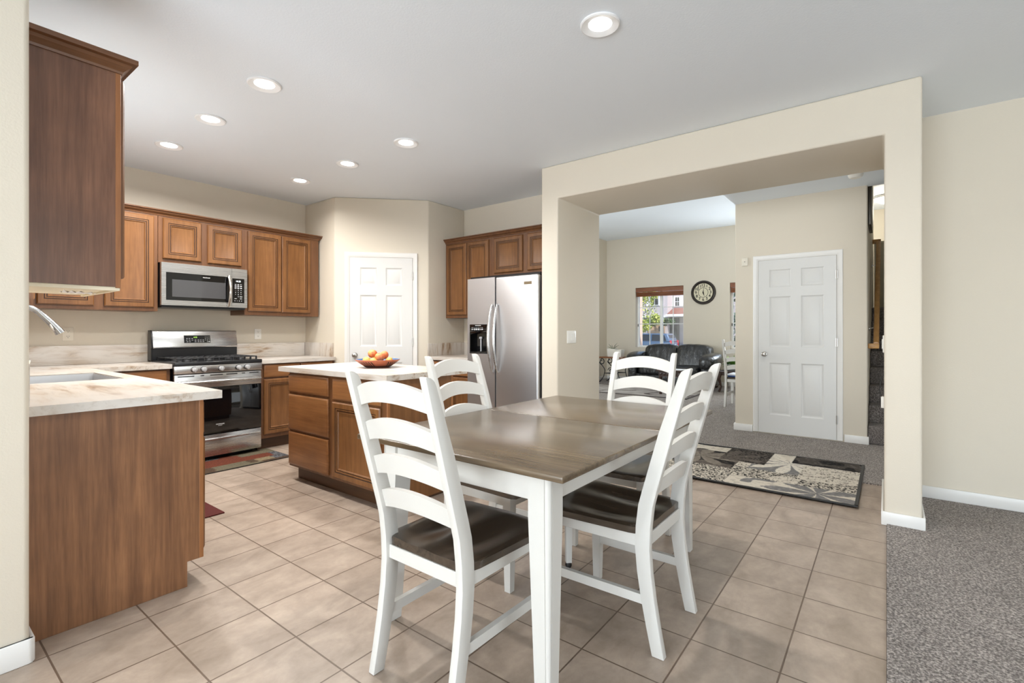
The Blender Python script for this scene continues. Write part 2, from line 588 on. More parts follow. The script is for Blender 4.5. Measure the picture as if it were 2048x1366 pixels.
        return s

    def puff(s, c, size, e=0.45, n=14, fn=None):
        """rounded cushion: a cube grid pushed towards a superellipsoid"""
        b2 = bmesh.new()
        bmesh.ops.create_cube(b2, size=2.0)
        bmesh.ops.subdivide_edges(b2, edges=b2.edges[:], cuts=n, use_grid_fill=True)
        mp = {}
        for v in b2.verts:
            p = v.co
            m = max(abs(p.x), abs(p.y), abs(p.z))
            k = 2.0 / e
            l = (abs(p.x) ** k + abs(p.y) ** k + abs(p.z) ** k) ** (1.0 / k)
            q = p * (m / l)
            q = Vector((q.x * size[0] / 2, q.y * size[1] / 2, q.z * size[2] / 2))
            if fn:
                q = fn(q)
            mp[v] = s.bm.verts.new(q + Vector(c))
        for f in b2.faces:
            s.bm.faces.new([mp[v] for v in f.verts])
        b2.free()
        return s

    def text(s, body, size, o, ux, uy, extr=0.0004, stretch=1.0, bold=0.0):
        cu = bpy.data.curves.new('t', 'FONT')
        cu.body = body
        cu.size = size
        cu.align_x = 'CENTER'
        cu.align_y = 'CENTER'
        cu.extrude = extr
        cu.offset = bold
        to = bpy.data.objects.new('t', cu)
        me = bpy.data.meshes.new_from_object(to)
        o, ux, uy = Vector(o), Vector(ux), Vector(uy)
        uz = ux.cross(uy)
        vs = [s.bm.verts.new(o + ux * (v.co.x * stretch) + uy * v.co.y + uz * v.co.z) for v in me.vertices]
        for p in me.polygons:
            try:
                s.bm.faces.new([vs[i] for i in p.vertices])
            except ValueError:
                pass
        bpy.data.objects.remove(to)
        bpy.data.curves.remove(cu)
        bpy.data.meshes.remove(me)
        return s

    def xf(s, m):
        bmesh.ops.transform(s.bm, matrix=m, verts=s.bm.verts[:])
        return s

    def build(s, name, mat, parent=None, smooth=True, local=False, ang=35, mat2=None):
        bmesh.ops.recalc_face_normals(s.bm, faces=s.bm.faces[:])
        off = Vector((0, 0, 0))
        me = bpy.data.meshes.new(name)
        s.bm.to_mesh(me)
        s.bm.free()
        o = bpy.data.objects.new(name, me)
        col.objects.link(o)
        me.materials.append(mat)
        if mat2:
            me.materials.append(mat2)
        if smooth:
            me.shade_smooth()
            me.set_sharp_from_angle(angle=R(ang))
        if parent is not None:
            o.parent = parent
            if not local:
                root = parent
                m = Matrix.Identity(4)
                while root is not None:
                    m = Matrix.LocRotScale(root.location, root.rotation_euler, None) @ m
                    root = root.parent
                me.transform(m.inverted())
        return o


def thing(name, label, cat, loc=(0, 0, 0), rotz=0.0, group=None, kind=None):
    o = bpy.data.objects.new(name, None)
    o.empty_display_size = 0.1
    o.location = loc
    o.rotation_euler = (0, 0, rotz)
    col.objects.link(o)
    return tag(o, label, cat, group, kind)


def tag(o, label, cat, group=None, kind=None):
    o['label'] = label
    o['category'] = cat
    if group:
        o['group'] = group
    if kind:
        o['kind'] = kind
    return o


def struct(name, mb, mat, label, cat, **k):
    return tag(mb.build(name, mat, **k), label, cat, kind='structure')


def dup(root, loc, rotz, label):
    r = root.copy()
    col.objects.link(r)
    r.location = loc
    r.rotation_euler = (0, 0, rotz)
    r['label'] = label
    for ch in list(root.children):
        c = ch.copy()
        col.objects.link(c)
        c.parent = r
        for g in list(ch.children):
            d = g.copy()
            col.objects.link(d)
            d.parent = c
    return r


# ------------------------------------------------------------------ room shell
ZC = 2.743
struct('floor_tile', MB().box(-4.2, 4.76, 0.0, 5.75, -0.1, 0.0), M['tile'], 'beige square ceramic tile floor of the kitchen and dining area', 'floor')
struct('floor_carpet', MB().box(-4.2, 4.62, -6.6, -0.001, -0.1, 0.012), M['carpet'], 'taupe carpet of the family room beside the tile edge', 'floor')
struct('floor_living', MB().box(4.762, 11.4, -1.05, 5.75, -0.1, 0.012), M['carpet'], 'taupe carpet of the hall and living room beyond the opening', 'floor')
struct('ceiling', MB().plate([-4.2, 4.6, 4.70], [-6.6, -0.95, 5.75], lambda i, j: True, ZC, ZC + 0.1), M['ceiling'], 'flat white ceiling with recessed lights over kitchen and dining area', 'ceiling')
struct('ceiling_hall', MB().box(4.70, 6.42, -1.0, 1.46, ZC, ZC + 0.1), M['ceiling'], 'white hall ceiling in front of the closet door', 'ceiling')
struct('ceiling_living', MB().box(4.66, 11.4, 1.46, 5.75, 3.50, 3.60), M['ceiling'], 'high white living room ceiling above the black sofa', 'ceiling')
struct('ceiling_stair', MB().box(6.42, 12.0, -1.1, 1.46, 3.46, 3.56), M['ceiling'], 'ceiling above the carpeted stairs', 'ceiling')

# breakfast nook corner, kitchen walls
struct('wall_nook', MB().prism([(-4.2, 2.47), (0.345, 2.47), (0.345, 5.75), (0.215, 5.75), (0.215, 2.60), (-4.2, 2.60)], 'z', 0, ZC, 0.018, 4, 60), M['wall'],
       'beige wall corner at the end of the sink cabinets', 'wall')
struct('wall_range', MB().box(0.345, 3.25, 5.63, 5.75, 0, ZC), M['wall'], 'beige kitchen wall behind the gas range', 'wall')
struct('wall_pantry', MB().prism([(3.205, 5.75), (3.205, 5.015), (3.955, 4.265), (4.57, 4.265), (4.57, 5.75)], 'z', 0, ZC, 0.014, 3, 30), M['wall'],
       'beige angled pantry walls around the white pantry door', 'wall')
struct('wall_fridge', MB().box(4.57, 4.66, 2.585, 5.75, 0, 3.5), M['wall'], 'beige wall behind the refrigerator', 'wall')
mb = MB()
YB = [(-0.171, 0), (0.012, 0), (0.012, 2.43), (2.404, 2.43), (2.404, 0), (2.585, 0), (2.585, ZC), (-0.171, ZC)]
mb.prism(YB, 'x', 3.828, 4.66, 0.016, 4, 60)
struct('wall_header', mb, M['wall'], 'beige wall with the wide square opening and end column', 'wall')
struct('wall_right', MB().box(4.60, 4.70, -6.6, -0.172, 0, ZC), M['wall'], 'beige family room wall to the side of the column', 'wall')
struct('wall_family', MB().plate([-4.2, -1.25, 2.45, 4.6], [0, 0.35, 2.35, ZC], lambda i, j: not (i == 1 and j == 1), -0.06, 0.06).xf(Matrix(((1, 0, 0, 0), (0, 0, 1, -6.54), (0, 1, 0, 0), (0, 0, 0, 1)))),
       M['wall'], 'family room wall with a wide window behind the viewer', 'wall')
struct('wall_back', MB().plate([-6.6, -1.25, 2.05, 2.47], [0, 0.05, 2.2, ZC], lambda i, j: not (i == 1 and j < 2), -0.06, 0.06).xf(Matrix(((0, 0, 1, -4.14), (1, 0, 0, 0), (0, 1, 0, 0), (0, 0, 0, 1)))),
       M['wall'], 'wall with the sliding door opening behind the viewer', 'wall')

# living room shell
struct('wall_living', MB().box(4.66, 11.4, 5.63, 5.75, 0, 3.5), M['wall'], 'beige living room side wall beside the console table', 'wall')
W1 = (3.70, 4.86, 0.825, 2.265)
W2 = (1.62, 2.70, 0.825, 2.265)
ys_ = [-1.05, W2[0], W2[1], W1[0], W1[1], 5.75]
zs_ = [0, 0.825, 2.265, 3.5]
TO_X = Matrix(((0, 0, 1, 11.37), (1, 0, 0, 0), (0, 1, 0, 0), (0, 0, 0, 1)))
struct('wall_window', MB().plate(ys_, zs_, lambda i, j: not (j == 1 and i in (1, 3)), -0.07, 0.12, 0.008, 2).xf(TO_X), M['wall'],
       'beige living room wall with two windows behind the sofa', 'wall')
struct('wall_closet', MB().prism([(6.36, 0.16), (6.36, 1.46), (9.5, 1.46), (9.5, 0.16)], 'z', 0.0, ZC + 0.72, 0.014, 3, 60), M['wall'],
       'beige hall wall around the white closet door', 'wall')
struct('wall_drop', MB().box(4.662, 6.36, 1.40, 1.46, ZC + 0.1, 3.5), M['wall'], 'short drop wall between hall and living room ceilings', 'wall')
struct('wall_over_header', MB().box(4.60, 4.66, -1.0, 2.585, ZC + 0.1, 3.5), M['wall'], 'upper living room wall over the opening', 'wall')
struct('wall_stair', MB().box(4.70, 12.0, -1.1, -0.98, 0, 3.46), M['grey_wall'], 'wall along the far side of the stairs', 'wall')
struct('wall_stair_front', MB().box(6.34, 6.42, -0.98, 0.16, ZC + 0.1, 3.46), M['grey_wall'], 'small wall above the foot of the stairs', 'wall')
struct('wall_upstairs', MB().box(11.5, 11.6, -0.98, 1.46, 1.4, 3.46), M['grey_wall'], 'pale yellow upstairs wall lit by a ceiling lamp', 'wall')
struct('wall_landing', MB().box(9.5, 9.62, -0.98, 0.155, 0.0, 2.57).box(9.47, 9.65, -0.98, 0.155, 2.57, 2.605, 0.006), M['grey_wall'], 'grey half wall with a cap at the top of the stairs', 'wall')


def baseboard(name, x0, x1, y0, y1, label, z0=0.0, h=0.085):
    m = MB().box(x0, x1, y0, y1, z0, z0 + h, 0.005, 2)
    return struct(name, m, M['trim'], label, 'baseboard')


mb = MB().prism([(-4.0, 2.456), (0.345, 2.456), (0.359, 2.47), (0.359, 2.585), (0.346, 2.585), (0.346, 2.469), (-4.0, 2.469)], 'z', 0, 0.09, 0.006, 2, 40)
struct('baseboard_nook', mb, M['trim'], 'white baseboard wrapping the wall corner by the sink cabinets', 'baseboard')
mb = MB().prism([(3.827, -0.172), (4.599, -0.172), (4.599, -0.186), (3.813, -0.186), (3.813, 0.027), (4.66, 0.027), (4.66, 0.013), (3.827, 0.013)], 'z', 0, 0.085, 0.005, 2, 40)
struct('baseboard_column', mb, M['trim'], 'white baseboard around the foot of the opening column', 'baseboard')
baseboard('baseboard_right', 4.586, 4.599, -6.46, -0.187, 'white baseboard along the family room wall', 0.012)
mb = MB().prism([(3.827, 2.52), (3.813, 2.52), (3.813, 2.39), (4.66, 2.39), (4.66, 2.403), (3.827, 2.403)], 'z', 0, 0.085, 0.005, 2, 40)
struct('baseboard_jamb', mb, M['trim'], 'white baseboard on the refrigerator side of the opening', 'baseboard')
mb = MB().prism([(6.359, 1.262), (6.345, 1.262), (6.345, 1.474), (9.5, 1.474), (9.5, 1.461), (6.359, 1.461)], 'z', 0.012, 0.095, 0.005, 2, 40)
struct('baseboard_closet', mb, M['trim'], 'white baseboard between closet door and living room', 'baseboard')
mb = MB().prism([(6.359, 0.361), (6.345, 0.361), (6.345, 0.146), (6.395, 0.146), (6.395, 0.159), (6.359, 0.159)], 'z', 0.012, 0.095, 0.005, 2, 40)
struct('baseboard_stair', mb, M['trim'], 'white baseboard between closet door and stairs', 'baseboard')
baseboard('baseboard_living', 4.67, 11.29, 5.616, 5.629, 'white baseboard along the living room side wall', 0.012)
baseboard('baseboard_window', 11.285, 11.299, -0.9, 5.615, 'white baseboard below the living room windows', 0.012)


# ------------------------------------------------------------------ six-panel doors
def six_panel_door(name, label, loc, rotz, w, h, knob_x, hinge_x, hinge_z, casing=0.054):
    """local frame: x along the door, faces -y, z up; slab from x=0 to w"""
    t = thing(name, label, 'door', loc, rotz, kind='structure')
    st, mid = 0.115, 0.10
    pw = (w - 2 * st - mid) / 2
    xs = [0, st, st + pw, st + pw + mid, w - st, w]
    k = h / 2.032
    zs = [0, 0.215 * k, 0.825 * k, 1.01 * k, 1.60 * k, 1.71 * k, 1.915 * k, h]
    m = MB()
    f = 0.012
    for i in range(5):
        for j in range(7):
            if i in (1, 3) and j in (1, 3, 5):
                m.rings(xs[i], xs[i + 1], zs[j], zs[j + 1], [(0, f), (0.004, f - 0.003), (0.014, f - 0.0095), (0.022, f - 0.0095), (0.042, f - 0.002), (0.046, f - 0.001)])
            else:
                m.face([(xs[i], -f, zs[j]), (xs[i + 1], -f, zs[j]), (xs[i + 1], -f, zs[j + 1]), (xs[i], -f, zs[j + 1])])
    bmesh.ops.remove_doubles(m.bm, verts=m.bm.verts[:], dist=1e-5)
    for (a, b) in (((0, 0), (w, 0)), ((w, 0), (w, h)), ((w, h), (0, h)), ((0, h), (0, 0))):
        m.face([(a[0], -f, a[1]), (b[0], -f, b[1]), (b[0], -0.001, b[1]), (a[0], -0.001, a[1])])
    m.build('door_slab', M['door'], t, local=True)
    g = 0.004
    c = MB()
    prof = [(0, 0.0), (0, 0.016), (0.006, 0.02), (0.036, 0.016), (0.042, 0.011), (casing, 0.009), (casing, 0.0)]
    P = [[(-g - casing + i, -d, 0.0), (-g - casing + i, -d, h + g + casing - i), (w + g + casing - i, -d, h + g + casing - i), (w + g + casing - i, -d, 0.0)] for i, d in prof]
    V = [[c.bm.verts.new(p) for p in row] for row in P]
    for A, B in zip(V, V[1:]):
        for q in range(3):
            c.bm.faces.new((A[q], A[q + 1], B[q + 1], B[q]))
    c.build('casing', M['trim'], t, local=True)
    kz = 0.915
    kn = MB().lathe([(0, -0.060), (0.014, -0.060), (0.024, -0.054), (0.0275, -0.044), (0.024, -0.035), (0.012, -0.028), (0.011, -0.018), (0.026, -0.016), (0.030, -0.012), (0.030, -0.006)], (knob_x, -0.006, kz), 28, 'y')
    kn.build('knob', M['nickel'], t, local=True)
    for z in hinge_z:
        MB().box(hinge_x - 0.008, hinge_x + 0.008, -0.016, -0.009, z - 0.045, z + 0.045).cyl((hinge_x, -0.017, z - 0.047), (hinge_x, -0.017, z + 0.047), 0.0055, seg=10).build('hinge', M['nickel'], t, local=True)
    return t


s2 = math.sqrt(0.5)
a0 = Vector((3.205, 5.015, 0)) + Vector((s2, -s2, 0)) * 0.172 + Vector((-s2, -s2, 0)) * 0.001
six_panel_door('door_1', 'white six-panel pantry door in the angled kitchen wall', (a0.x, a0.y, 0.018), R(-45), 0.706, 2.038, 0.058, 0.706 + 0.002, [1.835, 1.06, 0.25])
six_panel_door('door_2', 'white six-panel closet door in the hall beside the stairs', (6.359, 1.199, 0.024), R(-90), 0.768, 2.010, 0.062, 0.768 + 0.002, [1.80, 1.06, 0.22])


# ------------------------------------------------------------------ cabinets
DOOR_PROF = [(0, 0.001), (0, 0.013), (0.003, 0.016), (0.008, 0.0205), (0.041, 0.0205), (0.0425, 0.0165), (0.047, 0.0165), (0.0485, 0.019), (0.055, 0.0185), (0.0565, 0.0140), (0.062, 0.0140), (0.0635, 0.0160), (0.068, 0.0155), (0.074, 0.0085), (0.078, 0.0075)]
DARK_RINGS = (4, 5, 9, 10)
DRAW_PROF = [(0, 0.001), (0, 0.012), (0.003, 0.015), (0.012, 0.0185), (0.016, 0.019)]


def cab_door(t, x0, x1, z0, z1):
    return MB().rings(x0, x1, z0, z1, DOOR_PROF, dark=DARK_RINGS).build('door', M['oak'], t, local=True, mat2=M['glaze'])


def cab_drawer(t, x0, x1, z0, z1):
    return MB().rings(x0, x1, z0, z1, DRAW_PROF).build('drawer_front', M['oakx'], t, local=True)


def cabinet(name, label, loc, rotz, w, depth, z0, z1, doors=(), drawers=(), toe=None, group=None, body_mat='frame', bx0=0.0):
    """local frame: origin at the face, x along the run, face looks towards -y"""
    t = thing(name, label, 'cabinet', loc, rotz, group)
    MB().box(bx0, w, 0.0, depth, z0, z1, 0.0015, 1).build('body', M[body_mat], t, local=True)
    if toe:
        MB().box(bx0 + 0.001, w - 0.001, toe, depth, 0.001, z0).build('toe_kick', M['toe'], t, local=True)
    for d in doors:
        cab_door(t, *d)
    for d in drawers:
        cab_drawer(t, *d)
    return t


def crown_run(name, label, path, z0, h=0.052, out=0.045):
    """moulding swept along a plan path of (x, y) with the outward side on the right of travel"""
    prof = [(0, 0), (0.006, 0.0), (0.008, 0.010), (0.018, 0.020), (0.028, 0.026), (0.034, 0.038), (out, 0.042), (out, h), (0, h)]
    m = MB()
    n = len(path)
    rows = []
    for i, p in enumerate(path):
        p = Vector(p)
        a = (p - Vector(path[i - 1])).normalized() if i else None
        b = (Vector(path[i + 1]) - p).normalized() if i < n - 1 else None
        na = Vector((a.y, -a.x)) if a else None
        nb = Vector((b.y, -b.x)) if b else None
        if na and nb:
            nn = (na + nb).normalized()
            nn = nn / max(0.3, nn.dot(na))
        else:
            nn = na or nb
        rows.append([m.bm.verts.new((p.x + nn.x * o, p.y + nn.y * o, z0 + z)) for o, z in prof])
    for A, B in zip(rows, rows[1:]):
        for k in range(len(prof)):
            k2 = (k + 1) % len(prof)
            m.bm.faces.new((A[k], A[k2], B[k2], B[k]))
    m.bm.faces.new(rows[0][::-1])
    m.bm.faces.new(rows[-1])
    return tag(m.build(name, M['crown'], ang=20), label, 'molding')


# uppers on the range wall (face at y=5.30)
UY = 5.30
UZ0, UZ1 = 1.388, 2.268
cabinet('upper_cabinet', 'brown two-door wall cabinet above the counter between microwave and sink wall', (0.67, UY, 0), 0, 0.912, 0.329, UZ0, UZ1,
        [(0.105, 0.455, 1.42, 2.25), (0.523, 0.880, 1.42, 2.25)], group='brown wall cabinets')
cabinet('upper_cabinet', 'short brown two-door wall cabinet directly above the microwave', (1.585, UY, 0), 0, 0.757, 0.329, 1.838, UZ1,
        [(0.033, 0.352, 1.876, 2.25), (0.408, 0.726, 1.872, 2.25)], group='brown wall cabinets')
cabinet('upper_cabinet', 'brown two-door wall cabinet between the microwave and the pantry wall', (2.343, UY, 0), 0, 0.835, 0.329, UZ0 - 0.012, UZ1,
        [(0.033, 0.384, 1.415, 2.252), (0.392, 0.728, 1.412, 2.25)], group='brown wall cabinets')
crown_run('crown_molding', 'brown crown molding on top of the range wall cabinets', [(0.70, UY), (3.178, UY), (3.178, 5.629)], 2.268)
# uppers on the sink wall
t = cabinet('upper_cabinet', 'tall dark brown wall cabinet at the near end of the sink wall', (0.645, 2.62, 0), R(90), 0.57, 0.298, 1.392, 2.305,
            [(0.012, 0.28, 1.43, 2.285), (0.29, 0.558, 1.43, 2.285)], group='brown wall cabinets')
MB().box(0.352, 0.627, 2.612, 2.6195, 1.392, 2.305).build('end_panel', M['panel_upper'], t)
MB().box(0.627, 0.6455, 2.610, 2.6195, 1.388, 2.305, 0.001, 1).build('face_stile', M['stile'], t)
MB().box(0.352, 0.643, 2.616, 3.188, 1.384, 1.3915).box(0.352, 0.643, 2.616, 2.632, 1.376, 1.384).box(0.627, 0.643, 2.632, 3.188, 1.376, 1.384).build('underside', M['underside'], t)
m = MB()
g = [[m.bm.verts.new((0.47 + 0.012 * i, 2.66 + 0.02 * j + 0.004 * random.random(), 1.374 - 0.010 * abs(math.sin(i * 1.7 + j)) - 0.004 * random.random())) for j in range(6)] for i in range(10)]
for i in range(9):
    for j in range(5):
        m.bm.faces.new((g[i][j], g[i + 1][j], g[i + 1][j + 1], g[i][j + 1]))
m.build('torn_liner', M['paper'], t)
crown_run('crown_molding', 'brown crown molding wrapping the tall cabinet at the near end', [(0.352, 2.612), (0.645, 2.612), (0.645, 3.19)], 2.305, 0.062, 0.05)
cabinet('upper_cabinet', 'brown corner wall cabinet over the sink counter, seen by its lower edge', (0.645, 4.56, 0), R(90), 0.70, 0.298, UZ0, UZ1,
        [(0.02, 0.36, 1.42, 2.25)], group='brown wall cabinets')
# uppers on the refrigerator wall (face at x=4.24, looks towards -x)
FX = 4.24
cabinet('upper_cabinet', 'tall brown two-door wall cabinet beside the refrigerator', (FX, 4.262, 0), R(-90), 0.722, 0.329, 1.365, 2.262,
        [(0.030, 0.352, 1.398, 2.243), (0.360, 0.688, 1.398, 2.243)], group='brown wall cabinets')
cabinet('upper_cabinet', 'brown two-door wall cabinet directly above the refrigerator', (FX, 3.538, 0), R(-90), 0.950, 0.329, 1.815, 2.262,
        [(0.045, 0.440, 1.853, 2.243), (0.505, 0.900, 1.853, 2.243)], group='brown wall cabinets')
crown_run('crown_molding', 'brown crown molding on top of the refrigerator wall cabinets', [(4.24, 4.262), (4.24, 2.588)], 2.262)

# base cabinets
BZ0, BZ1 = 0.115, 0.875
t = cabinet('base_cabinet', 'brown base cabinet with a tall side panel at the near end of the sink counter', (0.965, 2.62, 0), R(90), 0.86, 0.60, BZ0, BZ1,
            [(0.02, 0.425, 0.15, 0.69), (0.435, 0.84, 0.15, 0.69)], [(0.02, 0.425, 0.71, 0.86), (0.435, 0.84, 0.71, 0.86)], 0.068, 'brown base cabinets')
MB().prism([(0.362, 0.001), (0.897, 0.001), (0.897, 0.118), (0.948, 0.118), (0.948, BZ1), (0.362, BZ1)], 'y', 2.612, 2.6195).build('end_panel', M['panel_end'], t)
MB().box(0.948, 0.966, 2.611, 2.6195, 0.118, BZ1, 0.001, 1).build('face_stile', M['stile'], t)
cabinet('base_cabinet', 'brown sink base cabinet with two doors under the sink', (0.965, 3.484, 0), R(90), 0.95, 0.60, BZ0, 0.70,
        [(0.02, 0.47, 0.15, 0.66), (0.48, 0.93, 0.15, 0.66)], [], 0.068, 'brown base cabinets')
cabinet('base_cabinet', 'brown corner base cabinet between sink and range', (0.965, 4.438, 0), R(90), 0.575, 0.60, BZ0, BZ1,
        [(0.02, 0.40, 0.15, 0.69)], [(0.02, 0.40, 0.71, 0.86)], 0.068, 'brown base cabinets')
cabinet('base_cabinet', 'brown base cabinet against the near side of the range', (0.985, 5.02, 0), 0, 0.605, 0.60, BZ0, BZ1,
        [(0.06, 0.575, 0.155, 0.716)], [(0.06, 0.575, 0.735, 0.862)], 0.068, 'brown base cabinets')
cabinet('base_cabinet', 'brown base cabinet between the range and the pantry wall', (2.372, 5.02, 0), 0, 0.83, 0.60, BZ0, BZ1,
        [(0.033, 0.412, 0.155, 0.716), (0.425, 0.80, 0.155, 0.716)], [(0.033, 0.412, 0.735, 0.866), (0.425, 0.80, 0.735, 0.866)], 0.068, 'brown base cabinets')
cabinet('base_cabinet', 'brown base cabinet between the refrigerator and the pantry wall', (3.965, 4.262, 0), R(-90), 0.745, 0.60, BZ0, BZ1,
        [(0.03, 0.365, 0.155, 0.69), (0.375, 0.715, 0.155, 0.69)], [(0.03, 0.365, 0.71, 0.86), (0.375, 0.715, 0.71, 0.86)], 0.068, 'brown base cabinets')
# island: face towards -x at x=2.06, from y=3.862 to 2.62
t = thing('kitchen_island', 'brown kitchen island base with drawers and a door', 'island', (2.06, 3.862, 0), R(-90))
MB().box(0.0, 1.242, 0.0, 0.61, BZ0, BZ1, 0.0015, 1).build('body', M['frame'], t, local=True)
MB().box(0.018, 1.236, 0.067, 0.58, 0.001, BZ0).build('toe_kick', M['toe'], t, local=True)
for a in ((0.012, 0.578, 0.718, 0.858), (0.012, 0.578, 0.415, 0.697), (0.012, 0.578, 0.135, 0.395)):
    MB().rings(*a, DRAW_PROF).build('drawer_front', M['oakx'], t, local=True)
MB().rings(0.634, 1.192, 0.705, 0.856, DRAW_PROF).build('drawer_front', M['oakx'], t, local=True)
cab_door(t, 0.634, 1.192, 0.135, 0.687)
MB().box(2.082, 2.655, 2.613, 2.6195, 0.02, BZ1).build('end_panel', M['oak'], t)
MB().box(2.0595, 2.082, 2.611, 2.6195, BZ0, BZ1, 0.001, 1).build('corner_stile', M['stile'], t)
MB().box(2.655, 2.672, 2.609, 2.6195, 0.02, BZ1, 0.001, 1).build('corner_stile', M['stile'], t)

# ------------------------------------------------------------------ worktops
CZ0, CZ1 = 0.876, 0.914
t = thing('countertop', 'white brown-streaked L-shaped countertop with the sink cut-out', 'countertop', (0.36, 2.59, CZ0))
xs = [0.347, 0.50, 0.94, 1.04, 1.597]
ys = [2.588, 3.73, 4.42, 4.985, 5.628]
MB().plate(xs, ys, lambda i, j: (i < 3 and not (i == 1 and j == 1)) or j == 3, CZ0, CZ1, 0.006, 3).build('slab', M['marble_y'], t)
MB().box(0.366, 1.596, 5.609, 5.629, CZ1, 1.078, 0.003, 2).build('backsplash', M['marble_x'], t)
MB().box(0.346, 0.366, 2.62, 5.608, CZ1, 1.078, 0.003, 2).build('backsplash', M['marble_y'], t)
t = thing('countertop', 'white brown-streaked countertop between the range and the pantry wall', 'countertop', (2.37, 5.0, CZ0))
MB().plate([2.367, 3.203], [4.985, 5.628], lambda i, j: True, CZ0, CZ1, 0.006, 3).build('slab', M['marble_x'], t)
MB().box(2.367, 3.182, 5.609, 5.629, CZ1, 1.072, 0.003, 2).build('backsplash', M['marble_x'], t)
MB().box(3.184, 3.2035, 5.03, 5.628, CZ1, 1.072, 0.003, 2).build('backsplash', M['marble_z'], t)
t = thing('countertop', 'white brown-streaked countertop between the refrigerator and the pantry wall', 'countertop', (3.93, 3.52, CZ0))
MB().plate([3.93, 4.568], [3.515, 4.263], lambda i, j: True, CZ0, CZ1, 0.006, 3).build('slab', M['marble_y'], t)
MB().box(3.935, 4.548, 4.244, 4.263, CZ1, 1.065, 0.003, 2).build('backsplash', M['marble_z'], t)
MB().box(4.549, 4.568, 3.515, 4.263, CZ1, 1.065, 0.003, 2).build('backsplash', M['marble_z'], t)
tag(MB().plate([2.03, 2.80], [2.583, 3.985], lambda i, j: True, CZ0, CZ1, 0.006, 3).build('island_countertop', M['marble_y']), 'white brown-streaked island countertop under the fruit bowl', 'countertop')

# sink and tap
t = thing('sink', 'stainless steel undermount sink in the L-shaped countertop', 'sink', (0.72, 4.07, 0.72))
m = MB()
L = []
for i, z in ((0.001, CZ1 - 0.004), (0.006, CZ1 - 0.006), (0.008, CZ0 - 0.01), (0.018, 0.74), (0.05, 0.715)):
    L.append([m.bm.verts.new(p) for p in ((0.50 + i, 3.73 + i, z), (0.94 - i, 3.73 + i, z), (0.94 - i, 4.42 - i, z), (0.50 + i, 4.42 - i, z))])
for A, B in zip(L, L[1:]):
    for k in range(4):
        m.bm.faces.new((A[k], A[(k + 1) % 4], B[(k + 1) % 4], B[k]))
m.bm.faces.new(L[-1])
m.build('basin', M['steel_y'], t)
MB().cyl((0.72, 4.07, 0.7155), (0.72, 4.07, 0.719), 0.04).build('drain', M['chrome'], t)
t = thing('kitchen_faucet', 'brushed nickel pull-down kitchen tap arching over the sink', 'faucet', (0.43, 4.07, CZ1))
pts = [(0.43, 4.07, CZ1 + 0.002), (0.43, 4.07, 1.22)]
for k in range(13):
    a = R(180 - k * 11)
    pts.append((0.535 + 0.105 * math.cos(a), 4.07, 1.235 + 0.115 * math.sin(a)))
MB().cyl((0.43, 4.07, CZ1 + 0.001), (0.43, 4.07, CZ1 + 0.02), 0.028).tube(pts, 0.0165, 16).build('spout', M['tap'], t)
MB().tube([pts[-1], (0.655, 4.07, 1.262), (0.690, 4.07, 1.215), (0.704, 4.07, 1.192)], [0.0165, 0.019, 0.0225, 0.025], 18).build('spray_head', M['tap'], t)
MB().tube([(0.655, 4.052, 1.245), (0.662, 4.045, 1.225), (0.672, 4.047, 1.205)], [0.004, 0.006, 0.004], 8).build('spray_button', M['nickel'], t)
MB().tube([(0.43, 4.07, 1.02), (0.43, 4.115, 1.035), (0.44, 4.16, 1.06)], [0.012, 0.008, 0.006], 10).build('lever', M['steel_z'], t)


def leafy(mb, c, n, rad, ln, wid, up=0.6, droop=0.3):
    for _ in range(n):
        a = random.uniform(0, 2 * math.pi)
        tilt = random.uniform(0.2, 1.0)
        d = Vector((math.cos(a) * tilt, math.sin(a) * tilt, up * (1.2 - tilt))).normalized()
        sd = Vector((-math.sin(a), math.cos(a), 0)) * wid / 2
        p = Vector(c) + Vector((math.cos(a), math.sin(a), 0)) * rad * random.random()
        l = ln * random.uniform(0.6, 1.0)
        q = [p, p + d * l * 0.35 + sd, p + d * l * 0.35 - sd, p + d * l * 0.7 + sd * 0.8 - Vector((0, 0, droop * l * 0.2)), p + d * l * 0.7 - sd * 0.8 - Vector((0, 0, droop * l * 0.2)), p + d * l - Vector((0, 0, droop * l * 0.5))]
        v = [mb.bm.verts.new(x) for x in q]
        for f in ((0, 1, 2), (1, 3, 4, 2), (3, 5, 4)):
            mb.bm.faces.new([v[i] for i in f])
    return mb


t = thing('potted_plant', 'small dark-leaved plant on the sink counter, peeping past the wall corner', 'plant', (0.60, 4.66, CZ1))
MB().lathe([(0, 0.001), (0.04, 0.001), (0.055, 0.09), (0.05, 0.09), (0.045, 0.08), (0, 0.08)], (0.60, 4.66, CZ1), 20).build('pot', M['ceramic'], t)
MB().tube([(0.60, 4.66, 1.0), (0.615, 4.66, 1.10), (0.628, 4.66, 1.14), (0.640, 4.66, 1.09), (0.645, 4.66, 1.0)], [0.004, 0.006, 0.008, 0.006, 0.002], 6).tube([(0.60, 4.66, 1.0), (0.61, 4.66, 1.15), (0.634, 4.66, 1.225)], [0.004, 0.007, 0.002], 6).build('leaves', M['dark_leaf'], t)


